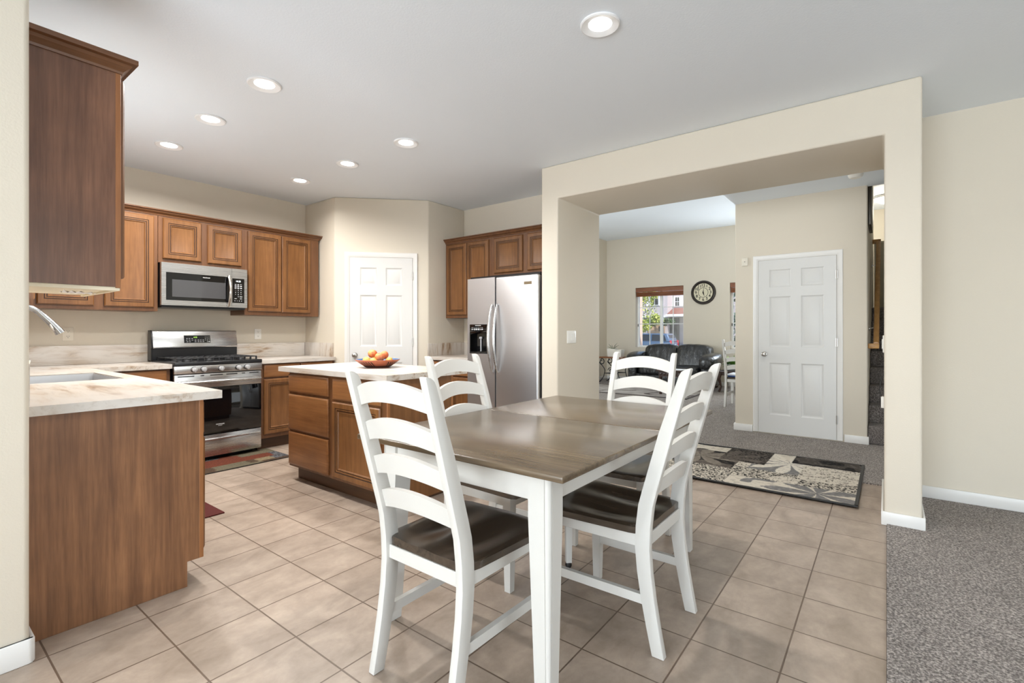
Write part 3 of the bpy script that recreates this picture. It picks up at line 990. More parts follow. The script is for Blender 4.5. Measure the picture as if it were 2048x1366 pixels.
# ------------------------------------------------------------------ outlets and switches
def outlet(name, label, loc, rotz, mat='plastic_white'):
    t = thing(name, label, 'outlet', loc, rotz)
    MB().box(-0.037, 0.037, -0.006, -0.0005, -0.058, 0.058, 0.003, 2).build('plate', M[mat], t, local=True)
    for z in (-0.024, 0.024):
        s_ = MB().box(-0.016, 0.016, -0.0075, -0.006, z - 0.014, z + 0.014, 0.001, 1).build('socket', M[mat], t, local=True)
        MB().box(-0.008, -0.0055, -0.0082, -0.0074, z + 0.0, z + 0.008).box(0.0055, 0.008, -0.0082, -0.0074, z, z + 0.008).box(-0.0022, 0.0022, -0.0082, -0.0074, z - 0.009, z - 0.004).build('slots', M['slot'], s_, local=True)
    return t


outlet('wall_outlet', 'ivory double outlet on the range wall behind the tap', (1.022, 5.63, 1.180), 0, 'plastic_ivory')
outlet('wall_outlet', 'white double outlet on the wall beside the range', (2.634, 5.63, 1.174), 0)
t = thing('light_switch', 'white three-gang light switch on the side of the opening by the refrigerator', 'light switch', (4.072, 2.404, 1.15), 0)
MB().box(-0.083, 0.083, -0.007, -0.0005, -0.06, 0.06, 0.003, 2).build('plate', M['plastic_white'], t, local=True)
for x in (-0.046, 0, 0.046):
    MB().box(x - 0.0165, x + 0.0165, -0.0095, -0.007, -0.034, 0.034, 0.0015, 1).build('rocker', M['plastic_white'], t, local=True)
t = thing('light_switch', 'white light switch on the inner face of the end column', 'light switch', (4.30, 0.012, 1.115), R(180))
MB().box(-0.037, 0.037, -0.009, -0.0005, -0.06, 0.06, 0.003, 2).build('plate', M['plastic_white'], t, local=True)
MB().box(-0.0165, 0.0165, -0.014, -0.009, -0.034, 0.034, 0.0015, 1).build('rocker', M['plastic_white'], t, local=True)
t = thing('plug_adapter', 'white plug with a thin dark cord on the inner face of the column', 'plug', (4.45, 0.012, 0.69), R(180))
MB().box(-0.03, 0.03, -0.02, -0.0005, -0.04, 0.04, 0.004, 2).build('plug_body', M['plastic_white'], t, local=True)
MB().tube([(0.0, -0.018, 0.04), (0.005, -0.028, 0.09), (0.01, -0.022, 0.14), (0.0, -0.012, 0.19)], 0.003, 6).build('cord', M['dark_rubber'], t, local=True)
t = thing('door_chime', 'small white square wall plate beside the closet door', 'wall plate', (6.36, 1.349, 2.038), R(-90))
MB().box(-0.034, 0.034, -0.014, -0.0005, -0.05, 0.05, 0.004, 2).build('plate', M['plastic_ivory'], t, local=True)
MB().box(-0.004, 0.004, -0.0155, -0.014, -0.004, 0.004).build('button', M['slot'], t, local=True)
t = thing('smoke_detector', 'white round detector on the hall ceiling inside the opening', 'detector', (5.86, 0.24, ZC))
MB().lathe([(0, -0.035), (0.045, -0.033), (0.06, -0.02), (0.065, -0.001)], (5.86, 0.24, ZC), 28).build('housing', M['plastic_white'], t)


# ------------------------------------------------------------------ recessed lights
LAMPS = [(2.214, 1.14, 'single recessed ceiling light above the dining table'),
         (1.479, 3.075, 'recessed ceiling light nearest the tall end cabinet'),
         (1.485, 3.891, 'recessed ceiling light second in the sink side row'),
         (1.483, 4.705, 'recessed ceiling light at the range end of the sink side row'),
         (2.638, 3.109, 'recessed ceiling light over the near end of the island'),
         (2.642, 3.924, 'recessed ceiling light second in the island row'),
         (2.644, 4.749, 'recessed ceiling light of the island row closest to the pantry')]


def lamp(x, y, label, power):
    t = thing('recessed_light', label, 'ceiling light', (x, y, ZC), 0, 'recessed ceiling lights')
    MB().lathe([(0.098, -0.001), (0.098, -0.008), (0.092, -0.012), (0.064, -0.004), (0.058, -0.002)], (x, y, ZC), 40).build('trim_ring', M['lamp_trim'], t)
    MB().lathe([(0.058, -0.0025), (0.0, -0.0035)], (x, y, ZC), 40).build('lens', M['lens'], t)
    area_light('recessed_light_beam', (x, y, ZC - 0.02), (0, 0, -1), 0.11, 0.11, power, (1.0, 0.985, 0.955), 160, 'DISK')


for a, pw in zip(LAMPS, (15.5, 16.0, 18.0, 19.0, 12.0, 10.5, 6.5)):
    lamp(*a, pw)

# ------------------------------------------------------------------ gas range
t = thing('gas_range', 'stainless steel freestanding gas range between the brown base cabinets', 'range', (1.98, 5.28, 0))
X0, X1 = 1.601, 2.361
YF = 4.965
MB().box(X0 + 0.002, X1 - 0.002, YF + 0.03, 5.60, 0.045, 0.895).box(X0 + 0.04, X1 - 0.04, 5.075, 5.58, 0.001, 0.045).build('body', M['black'], t)
MB().box(X0, X1, YF - 0.012, 5.55, 0.893, 0.928, 0.006, 3).build('cooktop', M['black'], t)
MB().prism([(YF + 0.03, 0.893), (YF - 0.008, 0.893), (YF - 0.004, 0.823), (YF + 0.03, 0.823)], 'x', X0, X1, 0.003, 2).build('control_panel', M['steel_x'], t)
for x in (1.756, 1.834, 1.982, 2.137, 2.216):
    k = MB().lathe([(0.023, -0.004), (0.022, -0.022), (0.019, -0.027), (0.014, -0.028), (0, -0.028)], (x, YF - 0.008, 0.858), 24, 'y').box(x - 0.006, x + 0.006, YF - 0.046, YF - 0.034, 0.836, 0.880, 0.002, 2).build('knob', M['knob'], t)
    MB().lathe([(0.0265, -0.0005), (0.0265, -0.004), (0.0, -0.0042)], (x, YF - 0.008, 0.858), 24, 'y').build('bezel', M['black'], k)
m = MB().box(X0 + 0.003, X1 - 0.003, YF, YF + 0.028, 0.687, 0.815, 0.004, 2)
m.build('oven_door', M['steel_x'], t)
for (a, b) in ((0.03, 0.16), (0.21, 0.235), (0.29, 0.41), (0.46, 0.57), (0.60, 0.62), (0.66, 0.735)):
    pass
MB().box(X0 + 0.03, X0 + 0.16, YF - 0.0006, YF, 0.795, 0.803).box(X0 + 0.29, X0 + 0.40, YF - 0.0006, YF, 0.795, 0.803).box(X0 + 0.43, X0 + 0.53, YF - 0.0006, YF, 0.795, 0.803).box(X0 + 0.21, X0 + 0.24, YF - 0.0006, YF, 0.795, 0.803).box(X0 + 0.57, X0 + 0.60, YF - 0.0006, YF, 0.795, 0.803).box(X0 + 0.64, X0 + 0.73, YF - 0.0006, YF, 0.795, 0.803).build('door_vents', M['black'], t)
MB().box(X0 + 0.003, X1 - 0.003, YF + 0.001, YF + 0.028, 0.252, 0.686, 0.003, 2).build('oven_window', M['black_gloss'], t)
hp = [(X0 + 0.028, YF + 0.002, 0.742)] + [(X0 + 0.028 + 0.704 * k / 16, YF - 0.03 - 0.022 * math.sin(math.pi * k / 16), 0.744) for k in range(17)] + [(X1 - 0.028, YF + 0.002, 0.742)]
MB().tube(hp, 0.0135, 12).build('oven_handle', M['steel_x'], t)
MB().box(X0 + 0.003, X1 - 0.003, YF + 0.002, YF + 0.03, 0.045, 0.244, 0.004, 2).build('drawer', M['steel_x'], t)
MB().tube([(X0 + 0.02 + 0.72 * k / 16, YF - 0.006 - 0.014 * math.sin(math.pi * k / 16), 0.205) for k in range(17)], 0.011, 10).build('drawer_handle', M['steel_x'], t)
BY = 5.50
MB().prism([(5.60, 0.926), (BY + 0.012, 0.926), (BY + 0.012, 1.04), (BY - 0.002, 1.042), (BY - 0.004, 1.055), (BY + 0.022, 1.205), (BY + 0.034, 1.214), (5.60, 1.214)], 'x', X0 - 0.010, X0 + 0.003, 0.002, 1).build('backguard_side', M['black'], t)
MB().prism([(5.60, 1.04), (BY - 0.002, 1.042), (BY - 0.004, 1.055), (BY + 0.022, 1.205), (BY + 0.034, 1.212), (5.60, 1.212)], 'x', X0 + 0.003, X1 - 0.001, 0.003, 2).build('backguard', M['steel_x'], t)
MB().box(X0 + 0.003, X1 - 0.001, BY + 0.012, 5.598, 0.928, 1.04).build('backguard_vent', M['black'], t)
ux, uy = Vector((1, 0, 0)), Vector((0, 0.026, 0.15)).normalized()
un = ux.cross(uy)
cc = Vector((1.981, BY + 0.0085, 1.128))
dm = MB()


def on_panel(c, ux, uy, un, x0, x1, y0, y1, d0=0.0, d1=0.002):
    q = [c + ux * a + uy * b + un * d for d in (d0, d1) for a, b in ((x0, y0), (x1, y0), (x1, y1), (x0, y1))]
    return q


def slab_on(mb, q):
    v = [mb.bm.verts.new(p) for p in q]
    for f in ((0, 3, 2, 1), (4, 5, 6, 7), (0, 1, 5, 4), (1, 2, 6, 5), (2, 3, 7, 6), (3, 0, 4, 7)):
        mb.bm.faces.new([v[i] for i in f])
    return mb


slab_on(dm, on_panel(cc, ux, uy, un, -0.118, 0.118, -0.040, 0.036, -0.002, 0.002))
dp = dm.build('display_panel', M['black_gloss'], t)
m = MB()
for (y, xs_) in ((0.004, (-0.092, -0.07, -0.047)), (-0.012, (-0.095, -0.070, -0.045, -0.018, 0.008, 0.030, 0.052)), (-0.028, (-0.090, -0.068, -0.018, 0.008, 0.030, 0.052))):
    for x in xs_:
        slab_on(m, on_panel(cc, ux, uy, un, x - 0.007, x + 0.007, y - 0.003, y + 0.003, 0.002, 0.0024))
m.build('button_print', M['grey_print'], dp)
m = MB()
for r_, row in enumerate(('123', '456', '789', ' 0 ')):
    for c_, ch in enumerate(row):
        if ch != ' ':
            m.text(ch, 0.013, cc + ux * (0.072 + 0.017 * c_) + uy * (0.019 - 0.016 * r_) + un * 0.0022, ux, uy, 0.0003)
slab_on(m, on_panel(cc, ux, uy, un, 0.099, 0.113, -0.032, -0.026, 0.002, 0.0024))
m.build('number_print', M['white_print'], dp)
MB().text('4:25', 0.019, cc + ux * (-0.018) + uy * 0.016 + un * 0.0022, ux, uy, 0.0003).build('clock_digits', M['green_led'], dp)
MB().text('FRIGIDAIRE', 0.0145, (1.838 + 0.14, YF - 0.0002, 0.335), (1, 0, 0), (0, 0, 1), 0.0005).text('GALLERY', 0.007, (1.838 + 0.14, YF - 0.0002, 0.322), (1, 0, 0), (0, 0, 1), 0.0005, 1.3).build('lettering', M['white_print'], t)
# burner grates: three cast iron sections and five burner caps
for gx0, gx1 in ((X0 + 0.03, X0 + 0.262), (X0 + 0.266, X0 + 0.494), (X0 + 0.498, X1 - 0.03)):
    m = MB()
    z = 0.962
    n = 4
    for k in range(n + 1):
        x = gx0 + 0.007 + (gx1 - gx0 - 0.014) * k / n
        m.box(x - 0.006, x + 0.006, YF + 0.03, 5.48, z - 0.008, z, 0.002, 1)
        for y in (YF + 0.036, 5.474):
            m.box(x - 0.006, x + 0.006, y - 0.006, y + 0.006, 0.9285, z - 0.008)
    for y in (YF + 0.036, 5.10, 5.22, 5.34, 5.474):
        m.box(gx0, gx1, y - 0.006, y + 0.006, z - 0.009, z - 0.001, 0.002, 1)
    m.build('burner_grate', M['iron'], t)
for bx, by in ((X0 + 0.145, 5.09), (X0 + 0.145, 5.36), (X0 + 0.38, 5.22), (X1 - 0.145, 5.09), (X1 - 0.145, 5.36)):
    MB().cyl((bx, by, 0.9285), (bx, by, 0.945), 0.045, 0.038).build('burner_cap', M['iron'], t)

# ------------------------------------------------------------------ microwave
t = thing('microwave', 'stainless steel over-the-range microwave under the short wall cabinet', 'microwave', (1.96, 5.43, 1.437))
A0, A1 = 1.588, 2.338
YM = 5.225
MB().box(A0 + 0.002, A1 - 0.002, YM + 0.035, 5.625, 1.437, 1.836).build('body', M['black'], t)
MB().box(A0 + 0.01, A1 - 0.01, YM + 0.03, 5.6, 1.424, 1.437).build('vent_grille', M['black'], t)
MB().plate([A0, A0 + 0.036, A0 + 0.585, A0 + 0.6], [1.445, 1.492, 1.748, 1.836], lambda i, j: not (i == 1 and j == 1), -0.017, 0.017, 0.003, 2).xf(Matrix(((1, 0, 0, 0), (0, 0, 1, YM + 0.018), (0, 1, 0, 0), (0, 0, 0, 1)))).build('door_frame', M['steel_x'], t)
MB().box(A0 + 0.036, A0 + 0.585, YM + 0.004, YM + 0.03, 1.492, 1.748).build('door_glass', M['black_gloss'], t)
MB().box(A0 + 0.085, A0 + 0.545, YM + 0.0032, YM + 0.0042, 1.525, 1.685).build('window_screen', M['mw_window'], t)
MB().plate([A0 + 0.603, A0 + 0.606, A1 - 0.028, A1], [1.445, 1.492, 1.738, 1.836], lambda i, j: not (i == 1 and j == 1), -0.017, 0.017, 0.003, 2).xf(Matrix(((1, 0, 0, 0), (0, 0, 1, YM + 0.018), (0, 1, 0, 0), (0, 0, 0, 1)))).build('control_frame', M['steel_x'], t)
cp = MB().box(A0 + 0.606, A1 - 0.028, YM + 0.003, YM + 0.03, 1.492, 1.738).build('control_panel', M['black_gloss'], t)
m = MB()
xc = A0 + 0.664
for r_, z in enumerate((1.680, 1.663, 1.643)):
    for x in (-0.026, 0, 0.026):
        m.box(xc + x - 0.008, xc + x + 0.008, YM + 0.0022, YM + 0.003, z - (0.002 if r_ == 0 else 0.004), z + (0.002 if r_ == 0 else 0.004))
for r_, row in enumerate(('123', '456', '789', ' 0 ')):
    for c_, ch in enumerate(row):
        if ch != ' ':
            m.text(ch, 0.014, (xc - 0.026 + 0.026 * c_, YM + 0.0026, 1.621 - 0.022 * r_), (1, 0, 0), (0, 0, 1), 0.0003)
m.box(xc + 0.014, xc + 0.038, YM + 0.0022, YM + 0.003, 1.553, 1.558).box(xc - 0.036, xc - 0.014, YM + 0.0022, YM + 0.003, 1.533, 1.537).box(xc + 0.016, xc + 0.036, YM + 0.0022, YM + 0.003, 1.533, 1.537)
m.build('button_print', M['white_print'], cp)
m = MB()
for k in range(4):
    m.cyl((xc - 0.032 + 0.021 * k, YM + 0.0022, 1.513), (xc - 0.032 + 0.021 * k, YM + 0.003, 1.513), 0.0045, seg=12)
m.build('button_print', M['grey_print'], cp)
MB().text('10:25', 0.022, (xc, YM + 0.0026, 1.711), (1, 0, 0), (0, 0, 1), 0.0003).build('clock_digits', M['white_led'], cp)
MB().text('FRIGIDAIRE', 0.0125, (A0 + 0.372, YM + 0.0036, 1.722), (1, 0, 0), (0, 0, 1), 0.0004).build('lettering', M['white_print'], t)
hx = A0 + 0.566
MB().tube([(hx, YM - 0.001, 1.455)] + [(hx + 0.004, YM - 0.012 - 0.042 * math.sin(math.pi * k / 14), 1.457 + 0.30 * k / 14) for k in range(15)] + [(hx, YM - 0.001, 1.76)], 0.0135, 12, flat=0.7).build('handle', M['chrome'], t)

# ------------------------------------------------------------------ refrigerator
t = thing('refrigerator', 'stainless steel side-by-side refrigerator with a black ice dispenser', 'refrigerator', (4.15, 3.05, 0))
FXF = 3.80
MB().box(FXF + 0.075, 4.55, 2.60, 3.500, 0.02, 1.765).box(FXF + 0.05, FXF + 0.075, 2.61, 3.49, 0.02, 0.09).box(FXF + 0.04, 4.5, 2.605, 3.495, 1.752, 1.772).build('body', M['black'], t)
# freezer door with the dispenser recess cut out
D0, D1, DZ0, DZ1 = 3.225, 3.468, 0.975, 1.277
TOX = Matrix(((0, 0, 1, FXF + 0.035), (1, 0, 0, 0), (0, 1, 0, 0), (0, 0, 0, 1)))
MB().plate([3.129, D0, D1, 3.500], [0.10, DZ0, DZ1, 1.750], lambda i, j: not (i == 1 and j == 1), -0.035, 0.035, 0.011, 4).xf(TOX).build('freezer_door', M['steel_y'], t)
MB().box(FXF, FXF + 0.07, 2.603, 3.122, 0.10, 1.750, 0.018, 5).build('fridge_door', M['steel_y'], t)
d = MB().box(FXF + 0.052, FXF + 0.068, D0, D1, DZ0, DZ1).box(FXF - 0.004, FXF + 0.06, D0, D1, 1.185, DZ1, 0.004, 2).prism([(D0, 1.185), (D1, 1.185), (D1, 1.170), (3.41, 1.183), (3.3465, 1.188), (3.28, 1.183), (D0, 1.170)], 'x', FXF - 0.002, FXF + 0.06)
d.box(FXF - 0.004, FXF + 0.06, D0, D0 + 0.012, DZ0, 1.19, 0.002, 1).box(FXF - 0.004, FXF + 0.06, D1 - 0.012, D1, DZ0, 1.19, 0.002, 1).box(FXF - 0.006, FXF + 0.06, D0, D1, DZ0, DZ0 + 0.016, 0.003, 1)
dd = d.build('ice_dispenser', M['black_gloss'], t)
MB().box(FXF + 0.035, FXF + 0.05, 3.342, 3.356, 0.995, 1.13, 0.003, 1).box(FXF + 0.03, FXF + 0.05, 3.33, 3.368, 1.125, 1.15, 0.006, 2).build('paddle', M['grey_print'], dd)
MB().lathe([(0, -0.004), (0.02, -0.004), (0.022, 0.0), (0.018, 0.012)], (FXF + 0.045, 3.285, 1.12), 16, 'x').build('water_cup_rest', M['dark_rubber'], dd)
m = MB()
for y, r_ in ((3.435, 0.005), (3.418, 0.005), (3.392, 0.0085), (3.366, 0.0085), (3.338, 0.0085), (3.31, 0.006), (3.29, 0.006)):
    m.cyl((FXF - 0.0048, y, 1.225), (FXF - 0.004, y, 1.225), r_, seg=14)
    m.box(FXF - 0.0048, FXF - 0.004, y - 0.006, y + 0.006, 1.241, 1.2435)
m.box(FXF - 0.0048, FXF - 0.004, 3.31, 3.39, 1.262, 1.266)
m.build('button_print', M['white_print'], dd)
for y in (3.158, 3.090):
    MB().tube([(FXF + 0.004, y, 0.79)] + [(FXF - 0.012 - 0.055 * math.sin(math.pi * k / 20) ** 0.8, y + 0.004 * math.sin(math.pi * k / 20), 0.80 + 0.67 * k / 20) for k in range(21)] + [(FXF + 0.004, y, 1.478)], [0.009] + [0.009 + 0.007 * math.sin(math.pi * k / 20) for k in range(21)] + [0.009], 12).build('handle', M['steel_z'], t)
MB().box(FXF - 0.003, FXF + 0.001, 2.675, 2.765, 1.655, 1.682, 0.001, 1).build('badge', plain('badge_bronze', rgb(150, 136, 112), 0.3, 0.8), t)

# ------------------------------------------------------------------ bowl of fruit
BC = (2.47, 3.255, CZ1)
t = thing('fruit_bowl', 'wide terracotta bowl with dark painted slits and blue glaze inside on the island', 'bowl', BC)
MB().lathe([(0, 0.001), (0.085, 0.001), (0.10, 0.006), (0.150, 0.040), (0.176, 0.062), (0.174, 0.065)], BC, 48).build('bowl_body', M['terracotta'], t)
MB().lathe([(0.174, 0.065), (0.145, 0.045), (0.09, 0.014), (0, 0.010)], BC, 48).build('glaze', M['blue_glaze'], t)


def fruit_mat(name, a, b):
    m, nt, p = base_mat(name)
    n = noise(nt, coords(nt), 14, 3)
    nt.links.new(ramp(nt, n, [(0.35, a), (0.62, b)]), p.inputs['Base Color'])
    p.inputs['Roughness'].default_value = 0.5
    return m


PEACH = fruit_mat('peach_skin', rgb(226, 150, 84), rgb(206, 104, 62))
YELLOW = fruit_mat('yellow_skin', rgb(226, 186, 96), rgb(210, 150, 70))
MIXED = fruit_mat('blush_skin', rgb(226, 176, 96), rgb(186, 92, 56))
tocam = Vector((-BC[0], -BC[1], 0)).normalized()
side = Vector((-tocam.y, tocam.x, 0))   # to the viewer's right is -side


def fruit(name, label, right, near, z, r, mat, squash=0.92):
    c = Vector(BC) + side * right + tocam * near + Vector((0, 0, z))
    t = thing(name, label, 'fruit', c, 0, 'fruit in the painted bowl')
    prof = []
    for k in range(17):
        a = math.pi * k / 16
        rr = r * math.sin(a)
        zz = r * squash * math.cos(a)
        if a < 0.5:
            zz -= r * 0.22 * (1 - a / 0.5) ** 2
        prof.append((max(rr, 0), zz))
    prof[0] = (0, prof[0][1])
    prof[-1] = (0, prof[-1][1])
    rot = Matrix.Translation(c) @ Matrix.Rotation(right * 9, 4, tocam) @ Matrix.Rotation(near * 7, 4, side) @ Matrix.Translation(-c)
    MB().lathe(prof, c, 24).xf(rot).build('flesh', mat, t)
    MB().cyl(c + Vector((0, 0, r * squash - r * 0.24)), c + Vector((0, 0, r * squash - r * 0.10)), 0.002, 0.003, 6).xf(rot).build('stem', M['bark'], t)


# "right" is measured towards the viewer's right hand
fruit('peach', 'yellow peach at one end of the pile, under the blushing one', -0.083, 0.01, 0.052, 0.036, YELLOW)
fruit('peach', 'pale yellow peach low in the bowl beside the end one', -0.030, 0.050, 0.050, 0.034, YELLOW)
fruit('peach', 'blushing peach on top of the pile', -0.040, -0.020, 0.108, 0.038, MIXED)
fruit('peach', 'round orange peach in the front of the pile', 0.014, 0.040, 0.083, 0.039, PEACH)
fruit('peach', 'orange peach at the back of the pile near the top', 0.050, -0.030, 0.096, 0.036, PEACH)
fruit('peach', 'small yellow peach by the bowl rim below the orange ones', 0.088, 0.02, 0.050, 0.033, YELLOW)

# ------------------------------------------------------------------ dining table
t = thing('dining_table', 'rectangular dining table with dark walnut top and white tapered legs', 'table', (2.025, 1.265, 0))
TX0, TX1, TY0, TY1, TZ = 1.240, 2.812, 0.760, 1.775, 0.770
seam = 2.075
MB().box(TX0, seam - 0.001, TY0, TY1, TZ - 0.022, TZ, 0.005, 3).build('table_leaf', M['table'], t)
MB().box(seam + 0.001, TX1, TY0, TY1, TZ - 0.022, TZ, 0.005, 3).build('table_leaf', M['table'], t)
LX0, LX1, LY0, LY1 = 1.300, 2.752, 0.848, 1.680
AZ0, AZ1 = 0.648, TZ - 0.0225
MB().box(LX0 + 0.012, LX0 + 0.034, LY0 + 0.07, LY1 - 0.07, AZ0, AZ1, 0.002, 1).build('apron', M['chair'], t)
MB().box(LX1 - 0.034, LX1 - 0.012, LY0 + 0.07, LY1 - 0.07, AZ0, AZ1, 0.002, 1).build('apron', M['chair'], t)
MB().box(LX0 + 0.07, LX1 - 0.07, LY0 + 0.012, LY0 + 0.034, AZ0, AZ1, 0.002, 1).build('apron', M['chair'], t)
MB().box(LX0 + 0.07, LX1 - 0.07, LY1 - 0.034, LY1 - 0.012, AZ0, AZ1, 0.002, 1).build('apron', M['chair'], t)


def table_leg(cx, cy, sx, sy):
    """square leg with a beaded outer corner, tapering towards the floor; sx, sy point to the outer corner"""
    h = 0.041
    b = 0.016
    gr = 0.004
    sec = [(-h, -h), (h, -h), (h, h - b - gr), (h - gr, h - b - gr * 0.5), (h - 0.001, h - b)]
    for k in range(7):
        a = R(0 + 15 * k)
        sec.append((h - b + b * math.cos(a), h - b + b * math.sin(a)))
    sec += [(h - b, h - 0.001), (h - b - gr * 0.5, h - gr), (h - b - gr, h), (-h, h)]
    m = MB()
    rows = []
    for z, k in ((AZ1, 1.0), (0.60, 1.0), (0.001, 0.66)):
        rows.append([m.bm.verts.new((cx + sx * (h + (p[0] - h) * k), cy + sy * (h + (p[1] - h) * k), z)) for p in sec])
    for A, B in zip(rows, rows[1:]):
        for i in range(len(sec)):
            j = (i + 1) % len(sec)
            m.bm.faces.new((A[i], A[j], B[j], B[i]))
    m.bm.faces.new(rows[0])
    m.bm.faces.new(rows[-1][::-1])
    m.build('leg', M['chair'], t, ang=25)


for cx, sx in ((LX0 + 0.041, -1), (LX1 - 0.041, 1)):
    for cy, sy in ((LY0 + 0.041, -1), (LY1 - 0.041, 1)):
        table_leg(cx, cy, sx, sy)
cl = MB().tube([(2.150, 1.285, 0.030), (2.150, 1.285, 0.745)], [0.020, 0.030], 4).build('center_leg', M['chair'], t)
MB().lathe([(0, 0.001), (0.013, 0.004), (0.017, 0.016), (0.013, 0.029), (0, 0.030)], (2.150, 1.285, 0), 16).build('foot_glide', M['dark_rubber'], cl)


# ------------------------------------------------------------------ ladder-back chairs
def make_chair(label):
    """local frame: origin on the floor midway between the rear feet, +y is the sitter's forward"""
    t = thing('dining_chair', label, 'chair', (0, 0, 0), 0, 'white ladder-back dining chairs')
    rear = [(0.0, 0.001), (0.019, 0.10), (0.036, 0.20), (0.049, 0.30), (0.055, 0.39), (0.052, 0.47), (0.043, 0.55), (0.028, 0.61), (-0.032, 0.83), (-0.0925, 1.053), (-0.0965, 1.069)]
    dep = [0.046, 0.049, 0.052, 0.055, 0.057, 0.057, 0.056, 0.055, 0.052, 0.048, 0.022]
    poly = [(y, z) for y, z in rear] + [(-0.089, 1.070)] + [(-0.075, 1.066), (-0.062, 1.057), (-0.053, 1.041)] + [(y + d_, z) for (y, z), d_ in list(zip(rear, dep))[-3::-1]]
    for s_ in (-1, 1):
        xo, xi = s_ * 0.202, s_ * 0.172
        MB().prism(poly, 'x', min(xo, xi), max(xo, xi), 0.003, 2, 25).build('back_post', M['chair'], t, local=True)

    def back_y(z):
        return 0.028 - (z - 0.61) * 0.272 + 0.015
    for z0, z1 in ((0.952, 1.015), (0.8285, 0.892), (0.705, 0.769), (0.579, 0.643)):
        m = MB()
        n = 14
        rows = []
        for k in range(n + 1):
            u = -1 + 2 * k / n
            x = u * 0.1718
            arch = 0.031 * (1 - u * u)
            bow = -0.020 * (1 - u * u)
            pr = []
            for z, o in ((z0 + arch * 0.8, 0.0), (z1 + arch, 0.0), (z1 + arch, 0.021), (z0 + arch * 0.8, 0.021)):
                pr.append(m.bm.verts.new((x, back_y(z) + bow + o, z)))
            rows.append(pr)
        for A, B in zip(rows, rows[1:]):
            for i in range(4):
                m.bm.faces.new((A[i], A[(i + 1) % 4], B[(i + 1) % 4], B[i]))
        m.bm.faces.new(rows[0][::-1])
        m.bm.faces.new(rows[-1])
        m.build('slat', M['chair'], t, local=True)
    # saddle seat
    nu, nv = 24, 22
    top, bot = {}, {}
    m = MB()

    def half_w(v):
        y = 0.072 + 0.452 * v
        w = 0.206 + 0.024 * v
        if v < 0.10:
            w = 0.164 + (w - 0.164) * (v / 0.10)
        if v > 0.93:
            w -= 0.016 * ((v - 0.93) / 0.07) ** 2
        return w, y
    for i in range(nu + 1):
        for j in range(nv + 1):
            u, v = -1 + 2 * i / nu, j / nv
            w, y = half_w(v)
            x = u * w
            dip = 0.013 * math.exp(-((abs(u) - 0.45) / 0.26) ** 2) * math.exp(-((v - 0.45) / 0.36) ** 2) + 0.005 * math.exp(-((v - 0.35) / 0.25) ** 2) * (1 - u * u)
            edge = 0.004 * (max(0, abs(u) - 0.94) / 0.06) ** 2 + 0.006 * (max(0, v - 0.93) / 0.07) ** 2
            yy = y + 0.010 * (1 - u * u) * max(0.0, v - 0.6) / 0.4
            top[i, j] = m.bm.verts.new((x, yy, 0.468 - dip - edge))
            bot[i, j] = m.bm.verts.new((x * 0.985, yy, 0.438))
    for i in range(nu):
        for j in range(nv):
            m.bm.faces.new((top[i, j], top[i + 1, j], top[i + 1, j + 1], top[i, j + 1]))
            m.bm.faces.new((bot[i, j + 1], bot[i + 1, j + 1], bot[i + 1, j], bot[i, j]))
    for i in range(nu):
        for j in (0, nv):
            m.bm.faces.new((top[i, j], bot[i, j], bot[i + 1, j], top[i + 1, j]))
    for j in range(nv):
        for i in (0, nu):
            m.bm.faces.new((top[i, j], top[i, j + 1], bot[i, j + 1], bot[i, j]))
    m.build('seat', M['seat'], t, local=True, ang=50)
    for s_ in (-1, 1):
        x = s_ * 0.198
        m = MB()
        rows = [[m.bm.verts.new((x + a * k, 0.475 + b * k, z)) for a, b in ((-1, -1), (1, -1), (1, 1), (-1, 1))] for z, k in ((0.437, 0.022), (0.25, 0.021), (0.001, 0.016))]
        for A, B in zip(rows, rows[1:]):
            for i in range(4):
                m.bm.faces.new((A[i], A[(i + 1) % 4], B[(i + 1) % 4], B[i]))
        m.bm.faces.new(rows[0])
        m.bm.faces.new(rows[-1][::-1])
        m.build('front_leg', M['chair'], t, local=True)
        a, b = s_ * 0.178, s_ * 0.198
        MB().box(min(a, b), max(a, b), 0.105, 0.456, 0.390, 0.4375, 0.002, 1).build('apron', M['chair'], t, local=True)
        m = MB()
        q = [(x_, y, z) for x_, y in ((s_ * 0.188 - 0.010, 0.070), (s_ * 0.188 + 0.010, 0.070), (s_ * 0.194 + 0.010, 0.460), (s_ * 0.194 - 0.010, 0.460)) for z in (0.180, 0.215)]
        v = [m.bm.verts.new(p) for p in q]
        for f in ((0, 2, 3, 1), (2, 4, 5, 3), (4, 6, 7, 5), (6, 0, 1, 7), (1, 3, 5, 7), (0, 6, 4, 2)):
            m.bm.faces.new([v[i] for i in f])
        m.build('stretcher', M['chair'], t, local=True)
    MB().box(-0.1718, 0.1718, 0.066, 0.086, 0.390, 0.4375, 0.002, 1).build('apron', M['chair'], t, local=True)
    MB().box(-0.176, 0.176, 0.466, 0.486, 0.390, 0.4375, 0.002, 1).build('apron', M['chair'], t, local=True)
    return t


